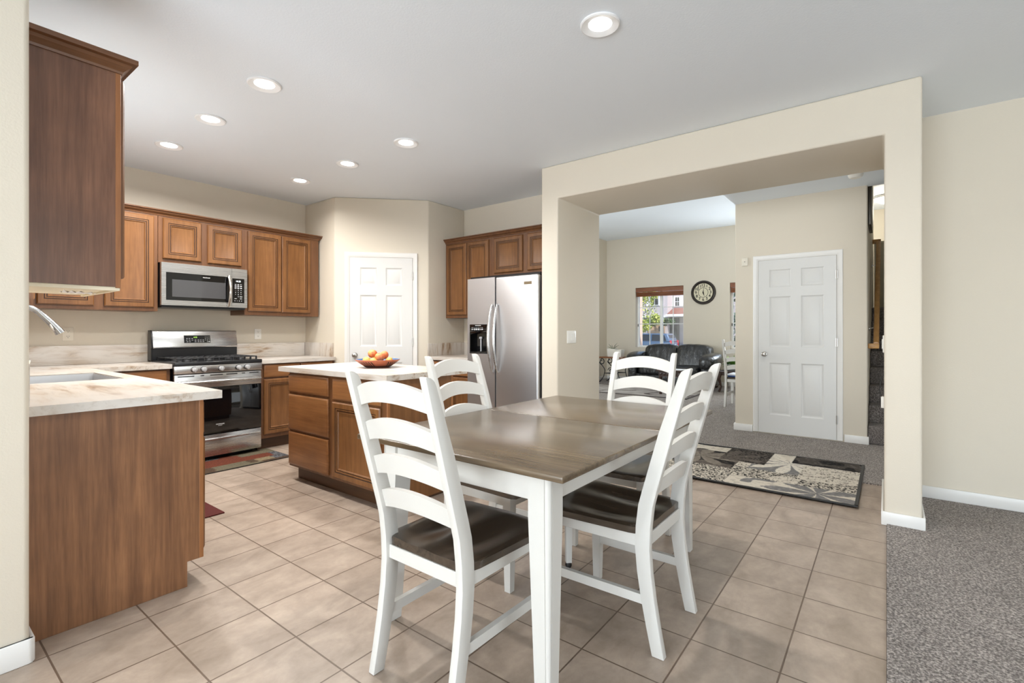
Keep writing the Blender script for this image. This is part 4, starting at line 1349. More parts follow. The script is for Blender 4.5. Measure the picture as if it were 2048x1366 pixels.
ch = make_chair('white ladder-back chair with walnut seat at the near end of the dining table')
ch.location = (1.057, 1.246, 0)
ch.rotation_euler = (0, 0, R(-90.5))
dup(ch, (1.949, 0.643, 0), R(0), 'white ladder-back chair with walnut seat on the side of the table toward the carpet')
dup(ch, (1.986, 1.860, 0), R(180), 'white ladder-back chair on the island side of the dining table')
dup(ch, (2.880, 1.212, 0), R(91.5), 'white ladder-back chair at the end of the dining table toward the opening')
far = dup(ch, (8.17, 1.845, 0.012), R(-92), 'white ladder-back chair with a blue and white cushion in the living room')
t = thing('seat_cushion', 'thin white cushion with a blue edge on the living room chair', 'cushion', (8.45, 1.85, 0.482))
MB().box(8.30, 8.66, 1.665, 2.025, 0.4815, 0.500, 0.005, 2).build('cushion_edge', M['sky_panel'], t)
MB().box(8.30, 8.66, 1.665, 2.025, 0.5005, 0.528, 0.010, 3).build('cushion_top', M['cushion'], t)


# ------------------------------------------------------------------ rugs
def painted_rug(name, label, x0, x1, y0, y1, z, th, nx, ny, fn, mat, border=None, bw=0.02):
    """flat rug: a fine grid whose woven colours come from a pattern function of (u, v)"""
    t = thing(name, label, 'rug', ((x0 + x1) / 2, (y0 + y1) / 2, z))
    me = bpy.data.meshes.new('pile')
    vs, fs, cs = [], [], []
    for i in range(nx + 1):
        for j in range(ny + 1):
            u, v = i / nx, j / ny
            vs.append((x0 + (x1 - x0) * u - t.location.x, y0 + (y1 - y0) * v - t.location.y, th))
            c = fn(u, v)
            cs.append((lin(c[0]), lin(c[1]), lin(c[2]), 1))
    for i in range(nx):
        for j in range(ny):
            a = i * (ny + 1) + j
            fs.append((a, a + ny + 1, a + ny + 2, a + 1))
    me.from_pydata(vs, [], fs)
    at = me.color_attributes.new('pattern', 'FLOAT_COLOR', 'POINT')
    for k, c in enumerate(cs):
        at.data[k].color = c
    me.materials.append(mat)
    o = bpy.data.objects.new('pile', me)
    col.objects.link(o)
    o.parent = t
    b = bw
    m = MB()
    m.box(x0 - 0.004, x1 + 0.004, y0 - 0.004, y1 + 0.004, z, z + th * 0.9)
    m.build('backing', M['dark_rubber'], t)
    if border:
        m = MB().box(x0 - 0.005, x0 + b, y0 - 0.005, y1 + 0.005, z, z + th + 0.001, 0.001, 1).box(x1 - b, x1 + 0.005, y0 - 0.005, y1 + 0.005, z, z + th + 0.001, 0.001, 1)
        m.box(x0, x1, y0 - 0.005, y0 + b, z, z + th + 0.001, 0.001, 1).box(x0, x1, y1 - b, y1 + 0.005, z, z + th + 0.001, 0.001, 1)
        m.build('binding', border, t)
    return t


def h2(i, j, s=0):
    x = math.sin(i * 127.1 + j * 311.7 + s * 74.7) * 43758.5453
    return x - math.floor(x)


def vnoise(x, y, s=0):
    i, j = math.floor(x), math.floor(y)
    fx, fy = x - i, y - j
    fx, fy = fx * fx * (3 - 2 * fx), fy * fy * (3 - 2 * fy)
    a = h2(i, j, s) * (1 - fx) + h2(i + 1, j, s) * fx
    b = h2(i, j + 1, s) * (1 - fx) + h2(i + 1, j + 1, s) * fx
    return a * (1 - fy) + b * fy


def mixc(a, b, t_):
    t_ = max(0.0, min(1.0, t_))
    return tuple(p + (q - p) * t_ for p, q in zip(a, b))


CREAM, GREY, DARK, TAUPE = (206, 197, 182), (122, 120, 119), (24, 22, 22), (92, 84, 77)


def petal(u, v, cu, cv, n, r, ph):
    du, dv = (u - cu) * 1.29, (v - cv) * 1.7
    d = math.hypot(du, dv)
    if d > r or d < 1e-6:
        return 0.0
    a = math.atan2(dv, du) * n / 2 + ph
    w = abs(math.cos(a))
    k = d / r
    return 1.0 if w > 0.25 + 0.85 * k * k and w < 0.99 else (0.5 if w >= 0.99 else 0.0)


def runner(u, v):
    # u: 0 near edge .. 1 far edge, v: 0 at the column end .. 1 at the table end
    hatch = vnoise(u * 260, v * 34, 3) * 0.5 + vnoise(u * 40, v * 300, 5) * 0.5
    fine = vnoise(u * 150, v * 200, 9)
    if v < 0.24 and u > 0.40 and u < 0.76:
        c = mixc(CREAM, TAUPE, 1.0 if hatch > 0.66 else 0.0)
    elif v < 0.30 and u >= 0.76:
        c = mixc(TAUPE, DARK, 1.0 if vnoise(u * 12, v * 20, 1) > 0.5 else 0.3)
    elif v < 0.62 and u > 0.58 and v > 0.40:
        c = mixc(DARK, TAUPE, 1.0 if fine > 0.55 else 0.0)
        if petal(u, v, 0.66, 0.60, 9, 0.34, 0.7) > 0.4:
            c = TAUPE
    elif v > 0.60 and u > 0.80:
        c = CREAM if vnoise(u * 10, v * 8, 2) > 0.4 else DARK
    elif v > 0.52 and u > 0.36:
        c = mixc(DARK, TAUPE, 1.0 if vnoise(u * 14, v * 18, 8) > 0.48 else 0.1)
        if petal(u, v, 0.60, 0.72, 8, 0.36, 0.2) > 0.4:
            c = (128, 119, 108)
    elif v < 0.46 and u >= 0.44:
        c = GREY if u < 0.78 else CREAM
        if petal(u, v, 0.72, 0.30, 10, 0.40, 0.4) > 0.4:
            c = (216, 208, 194)
    elif u < 0.22 and v < 0.50:
        c = CREAM
        if petal(u, v, 0.10, 0.14, 7, 0.36, 0.3) > 0.4 or vnoise(u * 9, v * 12, 6) > 0.66:
            c = GREY
    elif u < 0.46:
        k = vnoise(u * 7, v * 7, 4)
        c = mixc(CREAM, DARK, 1.0 if (fine > 0.55 and k > 0.42) or hatch > 0.73 else 0.0)
    else:
        c = mixc(CREAM, DARK, 1.0 if hatch > 0.66 else 0.0)
    s_ = vnoise(u * 60, v * 80, 7)
    return mixc(c, CREAM if s_ > 0.5 else TAUPE, 0.18 if abs(s_ - 0.5) > 0.22 else 0.0)


painted_rug('area_rug', 'black, grey and cream floral patchwork rug lying in the wide opening', 4.045, 5.322, 0.158, 1.90, 0.013, 0.008, 190, 260, runner, vcol_mat('woven_rug'), M['dark_rubber'], 0.016)


def kitchen_pat(u, v):
    RUST, OLIVE, SLATE, BROWN = (112, 60, 44), (112, 103, 84), (100, 100, 102), (84, 66, 52)
    e = (vnoise(u * 90, v * 60, 2) - 0.5) * 0.02
    u += e
    v += e
    # u along x, v along y (0 at the walkway edge)
    if v < 0.10:
        c = BROWN if u < 0.3 or u > 0.72 else OLIVE
    elif v < 0.32:
        c = BROWN if u < 0.32 else OLIVE if u < 0.62 else BROWN if u < 0.7 else (140, 124, 96) if u < 0.86 else SLATE
    elif v < 0.62:
        c = RUST if u < 0.92 else SLATE
    elif v < 0.82:
        c = RUST if u < 0.66 else OLIVE
    else:
        c = SLATE if u < 0.5 else RUST if u < 0.62 else OLIVE
    n = vnoise(u * 220, v * 160, 5)
    if c == SLATE:
        return mixc(c, (52, 50, 52), 1.0 if n > 0.55 else 0.0)
    return mixc(c, tuple(k * 0.75 for k in c), n)


painted_rug('kitchen_mat', 'rust, olive and slate patchwork mat on the tiles in front of the range', 1.50, 2.44, 4.535, 5.055, 0.0005, 0.008, 110, 70, kitchen_pat, vcol_mat('woven_mat'), None)
tag(MB().box(1.005, 1.412, 3.475, 4.35, 0.0005, 0.009, 0.003, 2).build('kitchen_mat', paint('maroon_mat', rgb(76, 24, 18), 0.8, 0.6, 200)), 'plain dark red mat on the tiles in front of the sink cabinets', 'rug')


def living_pat(u, v):
    n = vnoise(u * 8, v * 11, 1) * 0.6 + vnoise(u * 30, v * 40, 2) * 0.4
    c = mixc((150, 142, 136), (190, 184, 178), n * 1.3)
    if abs(vnoise(u * 4, v * 5, 4) - 0.5) < 0.05:
        c = (104, 96, 92)
    return c


painted_rug('area_rug', 'large grey patterned rug in front of the black sofa', 8.64, 10.0, 2.78, 5.3, 0.0125, 0.010, 110, 160, living_pat, vcol_mat('woven_living_rug'), plain('rug_edge', rgb(70, 62, 60), 0.9), 0.035)


# ------------------------------------------------------------------ living room
def window(name, label, y0, y1, z0, z1, split):
    t = thing(name, label, 'window', (11.43, (y0 + y1) / 2, z0), 0, kind='structure')
    x0, x1 = 11.41, 11.47
    f = 0.042
    m = MB().box(x0, x1, y0 + 0.001, y0 + f, z0 + 0.001, z1 - 0.001, 0.003, 1).box(x0, x1, y1 - f, y1 - 0.001, z0 + 0.001, z1 - 0.001, 0.003, 1)
    m.box(x0, x1, y0 + f, y1 - f, z0 + 0.001, z0 + f, 0.003, 1).box(x0, x1, y0 + f, y1 - f, z1 - f, z1 - 0.001, 0.003, 1)
    m.box(x0 - 0.006, x1, split - 0.03, split + 0.03, z0 + f, z1 - f, 0.003, 1)
    m.build('window_frame', M['vinyl'], t)
    m = MB()
    for a, b in ((y0 + f, split - 0.03), (split + 0.03, y1 - f)):
        c = (a + b) / 2
        m.box(11.436, 11.444, c - 0.009, c + 0.009, z0 + f, z1 - f)
        for k in (1, 2):
            z = z0 + f + 0.52 + 0.40 * (k - 1)
            m.box(11.436, 11.444, a, b, z - 0.009, z + 0.009)
    m.build('grid_bars', M['vinyl'], t)
    MB().box(11.449, 11.453, y0 + f, y1 - f, z0 + f, z1 - f).build('pane', M['glass'], t)
    MB().box(11.40, 11.411, y1 - 0.030, y1 - 0.014, z0 + 0.50, z0 + 0.56, 0.002, 1).build('latch', M['picture_dark'], t)
    return t


window('window_1', 'living room window with a blue car outside, above the sofa', *W1, (W1[0] + W1[1]) / 2 - 0.02)
window('window_2', 'living room window partly hidden behind the closet wall', *W2, (W2[0] + W2[1]) / 2)


def blind(label, y0, y1, z1):
    t = thing('bamboo_blind', label, 'blind', (11.35, (y0 + y1) / 2, z1 - 0.2), 0, 'raised bamboo blinds')
    MB().box(11.31, 11.345, y0 + 0.006, y1 - 0.006, z1 - 0.105, z1 - 0.003, 0.003, 1).build('valance', M['bamboo'], t)
    m = MB()
    for k in range(5):
        m.box(11.318 + 0.006 * (k % 2), 11.372, y0 + 0.012, y1 - 0.012, z1 - 0.130 - 0.021 * k, z1 - 0.110 - 0.021 * k, 0.006, 2)
    m.build('folded_slats', M['bamboo'], t)


blind('raised brown bamboo blind on the window above the sofa', W1[0], W1[1], W1[3])
blind('raised brown bamboo blind on the window next to the closet wall', W2[0], W2[1], W2[3])

# wall clock
CY, CZ_ = 3.255, 2.078
t = thing('wall_clock', 'round wall clock with dark rim and cream numbered face between the windows', 'clock', (11.30, CY, CZ_))
MB().lathe([(0.205, -0.022), (0.212, -0.030), (0.235, -0.040), (0.258, -0.034), (0.268, -0.018), (0.268, -0.001)], (11.30, CY, CZ_), 56, 'x').build('rim', M['clock_dark'], t)
MB().lathe([(0.0, -0.020), (0.207, -0.020), (0.207, -0.006)], (11.30, CY, CZ_), 56, 'x').build('dial', M['clock_face'], t)
m = MB()
for k in range(1, 13):
    a = R(90 - 30 * k)
    m.text(str(k), 0.088, (11.2785, CY - math.cos(a) * 0.160, CZ_ + math.sin(a) * 0.160), (0, -1, 0), (0, 0, 1), 0.0005, 1.0, 0.0022)
m.tube([(11.279, CY + 0.106 * math.cos(2 * math.pi * k / 40), CZ_ + 0.106 * math.sin(2 * math.pi * k / 40)) for k in range(40)], 0.0045, 6, True)
m.build('numerals', M['clock_ink'], t)


def hand(ang, ln, w):
    a = R(ang)
    d = Vector((0, -math.sin(a), math.cos(a)))
    sd = Vector((0, math.cos(a), math.sin(a)))
    c = Vector((11.275, CY, CZ_))
    MB().face([c - d * 0.03, c + sd * w, c + d * ln, c - sd * w]).build('hand', M['clock_ink'], t)


hand(8, 0.13, 0.009)
hand(163, 0.10, 0.016)

# sofa, facing -x, back against the window wall
t = thing('sofa', 'black leather two-seat sofa below the living room window', 'sofa', (10.6, 3.66, 0.012))
SY0, SY1 = 2.74, 4.60
MB().box(10.16, 11.02, SY0 + 0.12, SY1 - 0.12, 0.06, 0.30, 0.03, 3).build('base', M['leather'], t)
ym = (SY0 + SY1) / 2
for a, b in ((SY0 + 0.25, ym), (ym, SY1 - 0.25)):
    c = (a + b) / 2
    MB().puff((10.46, c, 0.37), (0.74, b - a - 0.005, 0.24), 0.5).build('seat_cushion', M['leather'], t)
    sgn = -1 if c < ym else 1

    def lean(q, sgn=sgn):
        k = (q.z + 0.30) / 0.60
        fold = 0.012 * math.sin(q.y * 38 + q.z * 9) * max(0.0, k - 0.45)
        return Vector((q.x + 0.13 * k + fold, q.y + sgn * 0.06 * max(0, k - 0.45), q.z - 0.035 * max(0.0, q.y * sgn / 0.35) ** 2 * k + fold * 0.5))
    MB().puff((10.76, c, 0.62), (0.34, b - a + 0.06, 0.62), 0.36, 20, lean).build('back_cushion', M['leather'], t)
MB().box(10.93, 11.10, SY0 + 0.20, SY1 - 0.20, 0.12, 0.76, 0.05, 4).build('back_frame', M['leather'], t)
for s_, yc in ((-1, SY0 + 0.15), (1, SY1 - 0.15)):
    def roll(q, s_=s_):
        k = (q.x + 0.43) / 0.86
        return Vector((q.x, q.y + s_ * 0.03 * math.sin(math.pi * k), q.z + 0.045 * math.sin(k * 2.2)))
    a = MB().puff((10.52, yc, 0.58), (0.86, 0.34, 0.27), 0.62, 16, roll).box(10.14, 10.95, yc - 0.10, yc + 0.10, 0.06, 0.56, 0.04, 3).build('arm', M['leather'], t)
    MB().lathe([(0, -0.02), (0.07, -0.018), (0.10, -0.010), (0.115, 0.006)], (10.108, yc, 0.55), 24, 'x').build('arm_scroll', M['leather'], a)
for x in (10.2, 10.98):
    for y in (SY0 + 0.15, SY1 - 0.15):
        MB().cyl((x, y, 0.013), (x, y, 0.07), 0.025, 0.035, 12).build('foot', M['dark_wood'], t)

# console table with scroll legs
t = thing('console_table', 'wooden console table with black scrolled iron legs beside the sofa', 'table', (10.6, 5.02, 0.012))
KX0, KX1, KY0, KY1, KZ = 10.33, 10.85, 4.74, 5.38, 0.615
MB().box(KX0, KX1, KY0, KY1, KZ - 0.03, KZ, 0.006, 2).build('table_top', M['table_wood'], t)


def scroll(x, y, sy):
    pts = []
    for k in range(20):
        a = R(90 + 400 * (1 - k / 19))
        r_ = 0.022 + 0.055 * (k / 19)
        pts.append((x, y + sy * (0.055 + r_ * math.cos(a) * -1), KZ - 0.115 + r_ * math.sin(a)))
    last = pts[-1]
    for k in range(1, 15):
        u = k / 14
        yy = y + sy * (0.055 - 0.12 * math.sin(math.pi * (0.5 + u * 0.5)) ** 1 + 0.16 * u)
        pts.append((x, y + sy * (-0.02 + 0.16 * math.sin(math.pi * u * 0.62)), last[2] - 0.09 - 0.25 * u))
    pts += [(x, y + sy * 0.11, 0.16), (x, y + sy * 0.04, 0.06), (x, y + sy * 0.0, 0.024), (x, y - sy * 0.03, 0.022)]
    return MB().tube(pts, 0.0105, 8)


for x in (KX0 + 0.05, KX1 - 0.05):
    scroll(x, KY1 - 0.02, -1).build('leg', M['iron'], t)
    scroll(x, KY0 + 0.02, 1).build('leg', M['iron'], t)
m = MB().tube([(KX0 + 0.05, KY1 - 0.14, 0.235), (KX0 + 0.05, KY0 + 0.14, 0.235)], 0.009, 8).tube([(KX1 - 0.05, KY1 - 0.14, 0.235), (KX1 - 0.05, KY0 + 0.14, 0.235)], 0.009, 8)
m.tube([(KX0 + 0.05, KY1 - 0.14, 0.235), (KX1 - 0.05, KY0 + 0.14, 0.235)], 0.008, 8).tube([(KX1 - 0.05, KY1 - 0.14, 0.235), (KX0 + 0.05, KY0 + 0.14, 0.235)], 0.008, 8)
yc = (KY0 + KY1) / 2
m.tube([(KX0 + 0.06, yc + 0.09 * (1 - k / 16) * math.cos(k * 0.75), 0.31 + 0.07 * (1 - k / 16) * math.sin(k * 0.75)) for k in range(16)], 0.008, 6)
m.tube([(KX0 + 0.06, yc - 0.05 - 0.09 * (1 - k / 16) * math.cos(k * 0.75), 0.31 + 0.07 * (1 - k / 16) * math.sin(k * 0.75)) for k in range(16)], 0.008, 6)
m.build('brace', M['iron'], t)


def planter(label, c, w, h, leaves):
    t = thing('planter', label, 'planter', c, 0, 'white square planters')
    m = MB()
    L = []
    for k, z in ((0.42, 0.001), (0.5, h), (0.45, h), (0.42, h - 0.02)):
        L.append([m.bm.verts.new((c[0] + a * w * k, c[1] + b * w * k, c[2] + z)) for a, b in ((-1, -1), (1, -1), (1, 1), (-1, 1))])
    for A, B in zip(L, L[1:]):
        for i in range(4):
            m.bm.faces.new((A[i], A[(i + 1) % 4], B[(i + 1) % 4], B[i]))
    m.bm.faces.new(L[0][::-1])
    m.bm.faces.new(L[-1])
    m.build('pot', M['ceramic'], t)
    if leaves:
        m = MB()
        for a, l in leaves:
            d = Vector((0.1, -math.sin(R(a)), math.cos(R(a))))
            b = Vector(c) + Vector((0, 0, h - 0.015))
            m.tube([b, b + d * l * 0.5, b + d * l - Vector((0, 0, l * 0.12))], [0.004, 0.006, 0.001], 5)
        m.build('leaves', M['dark_leaf'], t)


planter('white square planter holding a few thin dark leaves', (10.62, 5.14, KZ + 0.0005), 0.20, 0.185, [(-62, 0.17), (-38, 0.19), (-12, 0.13), (32, 0.21), (52, 0.20), (66, 0.12)])
planter('empty white square planter in front of the leafy one', (10.50, 4.915, KZ + 0.0005), 0.185, 0.165, None)

# coffee table
t = thing('coffee_table', 'small dark carved coffee table in front of the sofa', 'table', (9.25, 3.22, 0.022))
MB().box(8.98, 9.55, 2.96, 3.46, 0.455, 0.485, 0.006, 2).build('table_top', M['dark_wood'], t)
m = MB().box(9.02, 9.51, 3.0, 3.42, 0.36, 0.455)
for k in range(6):
    m.lathe([(0, -0.012), (0.02, -0.008), (0.026, 0.0)], (9.02, 3.03 + 0.07 * k, 0.405), 12, 'x')
m.build('carved_apron', M['dark_wood'], t)
for x in (9.05, 9.48):
    for y in (3.03, 3.39):
        MB().tube([(x, y, 0.36), (x - 0.0, y, 0.2), (x, y, 0.024)], [0.034, 0.022, 0.028], 10).build('leg', M['dark_wood'], t)
t = thing('magazine', 'white magazine lying on the dark coffee table', 'magazine', (9.15, 3.12, 0.486))
MB().box(9.02, 9.30, 3.00, 3.22, 0.4855, 0.494, 0.001, 1).build('pages', M['paper'], t)

# low side table with a plant
t = thing('side_table', 'low dark wooden side table with curved legs beyond the cushioned chair', 'table', (10.4, 2.36, 0.012))
MB().box(10.12, 10.70, 2.08, 2.64, 0.40, 0.43, 0.008, 2).box(10.16, 10.66, 2.12, 2.60, 0.34, 0.40).build('table_top', M['dark_wood'], t)
for x, sx in ((10.16, -1), (10.66, 1)):
    for y, sy in ((2.12, -1), (2.60, 1)):
        MB().tube([(x, y, 0.38), (x + sx * 0.025, y + sy * 0.025, 0.28), (x - sx * 0.01, y - sy * 0.01, 0.12), (x + sx * 0.025, y + sy * 0.025, 0.014)], [0.03, 0.03, 0.017, 0.024], 8).build('leg', M['dark_wood'], t)
t = thing('potted_plant', 'bushy green plant in a grey pot on the low side table', 'plant', (10.35, 2.40, 0.43))
MB().lathe([(0, 0.001), (0.10, 0.001), (0.15, 0.06), (0.155, 0.13), (0.145, 0.13), (0.13, 0.11), (0, 0.11)], (10.35, 2.40, 0.4305), 28).build('pot', plain('grey_pot', rgb(150, 152, 150), 0.3), t)
leafy(MB(), (10.35, 2.40, 0.53), 90, 0.10, 0.30, 0.05, 0.7, 0.5).build('leaves', M['green_leaf'], t)

# ------------------------------------------------------------------ stairs
t = thing('staircase', 'grey carpeted stairs rising behind the closet wall', 'stairs', (6.4, -0.4, 0.012), 0, kind='structure')
for k in range(8):
    x = 6.40 + 0.27 * k
    z0 = 0.012 if k == 0 else 0.012 + 0.19 * k - 0.002
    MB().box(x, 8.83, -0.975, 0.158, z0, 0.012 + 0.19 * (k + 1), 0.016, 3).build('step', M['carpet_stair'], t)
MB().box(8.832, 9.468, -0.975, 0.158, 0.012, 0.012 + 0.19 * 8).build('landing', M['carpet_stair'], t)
t = thing('handrail', 'light oak handrail climbing the stair wall', 'handrail', (6.5, 0.09, 1.05))
rail = [(-0.022, -0.03), (0.022, -0.03), (0.027, 0.0), (0.022, 0.028), (0.0, 0.036), (-0.022, 0.028), (-0.027, 0.0)]


def sweep_rail(path):
    m = MB()
    rows = []
    for x, y, z in path:
        rows.append([m.bm.verts.new((x, y + a, z + b)) for a, b in rail])
    for A, B in zip(rows, rows[1:]):
        for i in range(len(rail)):
            j = (i + 1) % len(rail)
            m.bm.faces.new((A[i], A[j], B[j], B[i]))
    m.bm.faces.new(rows[0][::-1])
    m.bm.faces.new(rows[-1])
    return m


sweep_rail([(6.52, 0.088, 1.055), (8.52, 0.088, 2.46)]).build('rail', M['rail_oak'], t)
MB().box(6.49, 6.55, 0.061, 0.158, 1.02, 1.075, 0.008, 2).box(8.49, 8.55, 0.061, 0.158, 2.43, 2.49, 0.008, 2).build('wall_return', M['rail_oak'], t)
for x in (6.9, 8.1):
    z = 1.055 + (x - 6.52) * 0.7025
    MB().tube([(x, 0.088, z - 0.032), (x, 0.092, z - 0.07), (x, 0.157, z - 0.085)], 0.007, 8).cyl((x, 0.150, z - 0.085), (x, 0.1585, z - 0.085), 0.025, seg=16).build('bracket', M['nickel'], t)
t = thing('picture_frame', 'dark framed picture seen edge-on high on the stair wall', 'picture', (6.85, 0.15, 2.6))
MB().box(6.55, 7.15, 0.128, 0.158, 2.36, 2.90, 0.006, 2).build('frame', M['picture_dark'], t)
MB().box(6.60, 7.10, 0.1265, 0.1285, 2.41, 2.85).build('canvas', M['ext_dark'], t)
t = thing('dome_light', 'frosted dome ceiling lamp glowing at the top of the stairs', 'ceiling light', (10.2, 0.02, 3.46))
MB().lathe([(0, -0.135), (0.06, -0.125), (0.12, -0.09), (0.15, -0.045)], (10.2, 0.02, 3.46), 32).build('glass_dome', M['lamp_glow'], t)
MB().lathe([(0.15, -0.045), (0.16, -0.03), (0.15, -0.001)], (10.2, 0.02, 3.46), 32).build('lamp_base', M['nickel'], t)
lp = bpy.data.lights.new('dome_light_glow', 'POINT')
lp.energy = 16
lp.color = (1.0, 0.9, 0.72)
lp.shadow_soft_size = 0.15
lo = bpy.data.objects.new('dome_light_glow', lp)
lo.location = (10.2, 0.02, 3.22)
col.objects.link(lo)

# ------------------------------------------------------------------ outside the living room windows
GZ = -0.62
struct('ground_street', MB().box(11.6, 70, -10, 45, GZ - 0.2, GZ), M['asphalt'], 'grey street outside the living room windows', 'ground')
struct('wall_porch', MB().box(11.7, 13.0, 5.42, 7.4, GZ, 4.2).box(11.7, 13.03, 5.40, 5.45, GZ, 4.2), M['stucco_pink'], 'pink stucco porch pier outside the sofa window', 'wall')


def add_leaves(m, c, rad, n, size, squash=1.0):
    for _ in range(n):
        while True:
            p = Vector((random.uniform(-1, 1), random.uniform(-1, 1), random.uniform(-1, 1)))
            if p.length <= 1 and p.length > 0.35:
                break
        p = Vector((p.x * rad, p.y * rad, p.z * rad * squash)) + Vector(c)
        a = Vector((random.uniform(-1, 1), random.uniform(-1, 1), random.uniform(-1, 1))).normalized()
        b = a.cross(Vector((random.uniform(-1, 1), random.uniform(-1, 1), random.uniform(-1, 1)))).normalized()
        l = size * random.uniform(0.6, 1.2)
        v = [m.bm.verts.new(q) for q in (p - a * l, p + b * l * 0.45, p + a * l, p - b * l * 0.45)]
        m.bm.faces.new(v)
    return m


def tree(label, x, y, blobs, mat, th, size, n):
    t = thing('tree', label, 'tree', (x, y, GZ))
    MB().tube([(x, y, GZ), (x + 0.05, y - 0.03, GZ + th * 0.5), (x, y, GZ + th)], [0.11, 0.08, 0.05], 8).build('trunk', M['bark'], t)
    m = MB()
    for c, r_, sq in blobs:
        add_leaves(m, c, r_, n, size, sq)
    m.build('foliage', mat, t, smooth=False)


tree('sunlit yellow-green tree outside the sofa window', 21.5, 9.15, [((21.5, 8.95, 2.15), 0.72, 1.15), ((21.5, 8.65, 3.0), 0.50, 1.0), ((21.4, 8.85, 1.45), 0.42, 0.7), ((21.6, 8.35, 1.75), 0.36, 0.7)], M['tree_leaf'], 1.8, 0.075, 420)
tree('grey-green tree outside the window by the closet wall', 17.2, 3.6, [((17.2, 3.6, 2.6), 1.0, 1.3), ((17.2, 3.5, 1.0), 0.9, 1.0), ((17.4, 3.4, 0.0), 0.8, 0.7)], M['grey_leaf'], 2.0, 0.09, 700)

t = thing('neighbor_house', 'mauve stucco house with white shutters across the street', 'house', (49, 17, GZ))
MB().box(48.0, 56, 17.3, 30, GZ, 8.5).box(49.5, 56, 6, 17.3, GZ, 8.5).build('wall', M['stucco'], t)
MB().box(47.85, 48.0, 17.2, 30, 2.62, 2.82).box(47.9, 48.0, 17.2, 30, 2.42, 2.5).build('trim_band', M['ext_white'], t)


def house_window(x, y0, y1, z0, z1, shut):
    w = MB().box(x - 0.08, x, y0, y1, z0, z1).build('window', M['ext_white'], t)
    mid, zm = (y0 + y1) / 2, (z0 + z1) / 2
    p = MB()
    for a, b in ((y0 + 0.07, mid - 0.03), (mid + 0.03, y1 - 0.07)):
        for c, d in ((z0 + 0.07, zm - 0.03), (zm + 0.03, z1 - 0.07)):
            p.box(x - 0.10, x - 0.08, a, b, c, d)
    p.build('pane', M['car_glass'], w)
    if shut:
        MB().box(x - 0.10, x, y0 - 0.45, y0 - 0.03, z0 - 0.05, z1 + 0.05).build('shutter', M['ext_white'], t)
        MB().box(x - 0.10, x, y1 + 0.03, y1 + 0.45, z0 - 0.05, z1 + 0.05).build('shutter', M['ext_white'], t)


house_window(48.0, 18.15, 19.0, 3.85, 5.3, True)
house_window(49.5, 16.55, 17.05, 3.75, 4.75, True)
house_window(48.0, 22.0, 23.2, 3.8, 5.2, True)
MB().prism([(47.6, 2.9), (49.5, 3.6), (49.5, 3.45), (47.6, 2.75)], 'y', 12, 17.25).build('porch_roof', M['roof'], t)
MB().box(47.45, 47.6, 12, 17.3, 2.68, 2.92).build('gutter', M['ext_white'], t)
MB().box(47.7, 47.98, 17.55, 18.35, GZ, 2.3).build('porch_pier', M['stucco_beige'], t)
MB().box(47.65, 47.7, 17.85, 18.05, 1.25, 1.75).build('niche', M['ext_dark'], t)
MB().box(47.9, 47.99, 18.4, 19.3, GZ, 2.4).build('garage_door', M['stucco_beige'], t)
MB().box(48.6, 49.45, 16.6, 17.25, GZ, 2.6).build('doorway', M['ext_dark'], t)
m = MB()
for k in range(9):
    add_leaves(m, (46.9, 16.6 + 0.34 * k, 2.15 + 0.12 * math.sin(k * 2.1)), 0.42, 130, 0.14, 0.7)
hd = m.build('vine_leaves', M['hedge_leaf'], t, smooth=False)
hd['kind'] = 'stuff'

# car parked along the street, rear towards the viewer
t = thing('car', 'dark blue parked car seen from behind through the sofa window', 'car', (38.3, 15.9, GZ))
CX0, CX1, CY0, CY1 = 37.4, 39.2, 13.22, 17.65
prof = [(0.0, 0.35), (0.0, 0.95), (0.06, 1.02), (1.0, 1.04), (3.2, 1.04), (4.25, 0.92), (4.42, 0.75), (4.42, 0.35), (4.2, 0.25), (0.15, 0.25)]
MB().prism([(CY0 + a, GZ + b) for a, b in prof], 'x', CX0, CX1, 0.07, 3, 40).build('body', M['car_blue'], t)


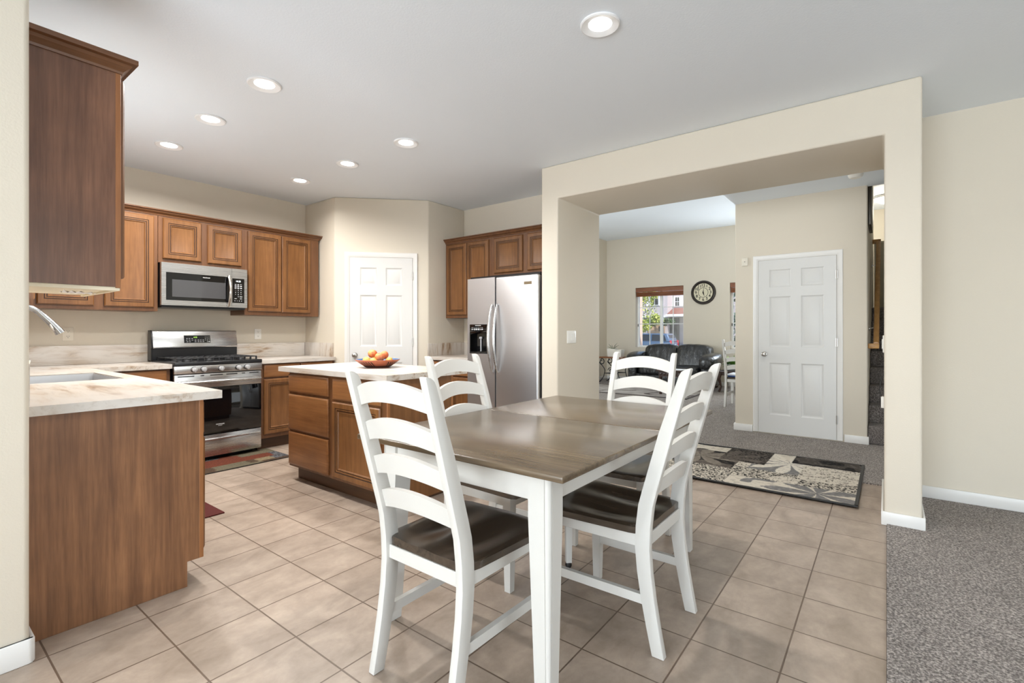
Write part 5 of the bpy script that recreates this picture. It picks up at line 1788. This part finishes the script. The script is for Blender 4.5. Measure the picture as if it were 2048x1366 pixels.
def greenhouse(inset, z1, y0b, y0t, y1t, y1b, zb=1.03):
    m = MB()
    lo_ = [m.bm.verts.new(p) for p in ((CX0 + 0.03, CY0 + y0b, GZ + zb), (CX1 - 0.03, CY0 + y0b, GZ + zb), (CX1 - 0.03, CY0 + y1b, GZ + zb), (CX0 + 0.03, CY0 + y1b, GZ + zb))]
    hi_ = [m.bm.verts.new(p) for p in ((CX0 + inset, CY0 + y0t, GZ + z1), (CX1 - inset, CY0 + y0t, GZ + z1), (CX1 - inset, CY0 + y1t, GZ + z1), (CX0 + inset, CY0 + y1t, GZ + z1))]
    for i in range(4):
        m.bm.faces.new((lo_[i], lo_[(i + 1) % 4], hi_[(i + 1) % 4], hi_[i]))
    m.bm.faces.new(lo_[::-1])
    m.bm.faces.new(hi_)
    m._bev([e for e in m.bm.edges], 0.06, 3)
    return m


greenhouse(0.17, 1.68, 0.03, 0.35, 2.35, 3.25).build('roof', M['car_blue'], t)
k_ = 0.14 / 0.65


def side_glass(pts, name='side_window'):
    m = MB()
    for xx in (0.0,):
        v = [m.bm.verts.new((CX0 + 0.022 + k_ * (z - 1.03) - 0.003, CY0 + y, GZ + z)) for y, z in pts]
        m.bm.faces.new(v)
        w = [m.bm.verts.new((CX1 - 0.022 - k_ * (z - 1.03) + 0.003, CY0 + y, GZ + z)) for y, z in pts]
        m.bm.faces.new(w[::-1])
    m.build(name, M['car_glass'], t)


side_glass([(0.35, 1.10), (0.62, 1.10), (0.85, 1.58), (0.55, 1.55)])
side_glass([(0.75, 1.10), (1.55, 1.10), (1.55, 1.60), (0.95, 1.59)])
side_glass([(1.65, 1.10), (2.85, 1.10), (2.30, 1.59), (1.65, 1.60)])
m = MB()
m.face([(CX0 + 0.24, CY0 + 0.07, GZ + 1.10), (CX1 - 0.24, CY0 + 0.07, GZ + 1.10), (CX1 - 0.30, CY0 + 0.29, GZ + 1.57), (CX0 + 0.30, CY0 + 0.29, GZ + 1.57)])
m.build('rear_window', M['car_glass'], t)
for x in (CX0 + 0.02, CX1 - 0.20):
    MB().box(x, x + 0.18, CY0 - 0.02, CY0 + 0.10, GZ + 0.72, GZ + 1.14, 0.02, 2).build('tail_light', M['car_red'], t)
MB().box(38.02, 38.55, CY0 - 0.02, CY0 + 0.01, GZ + 0.70, GZ + 0.84).build('number_plate', M['plate_white'], t)
MB().box(CX0 + 0.05, CX1 - 0.05, CY0 - 0.08, CY0 + 0.05, GZ + 0.32, GZ + 0.56, 0.03, 2).build('bumper', M['car_blue'], t)
for y in (CY0 + 0.85, CY0 + 3.5):
    for x in (CX0 - 0.01, CX1 - 0.21):
        MB().cyl((x, y, GZ + 0.33), (x + 0.22, y, GZ + 0.33), 0.33, seg=24).build('wheel', M['tyre'], t)
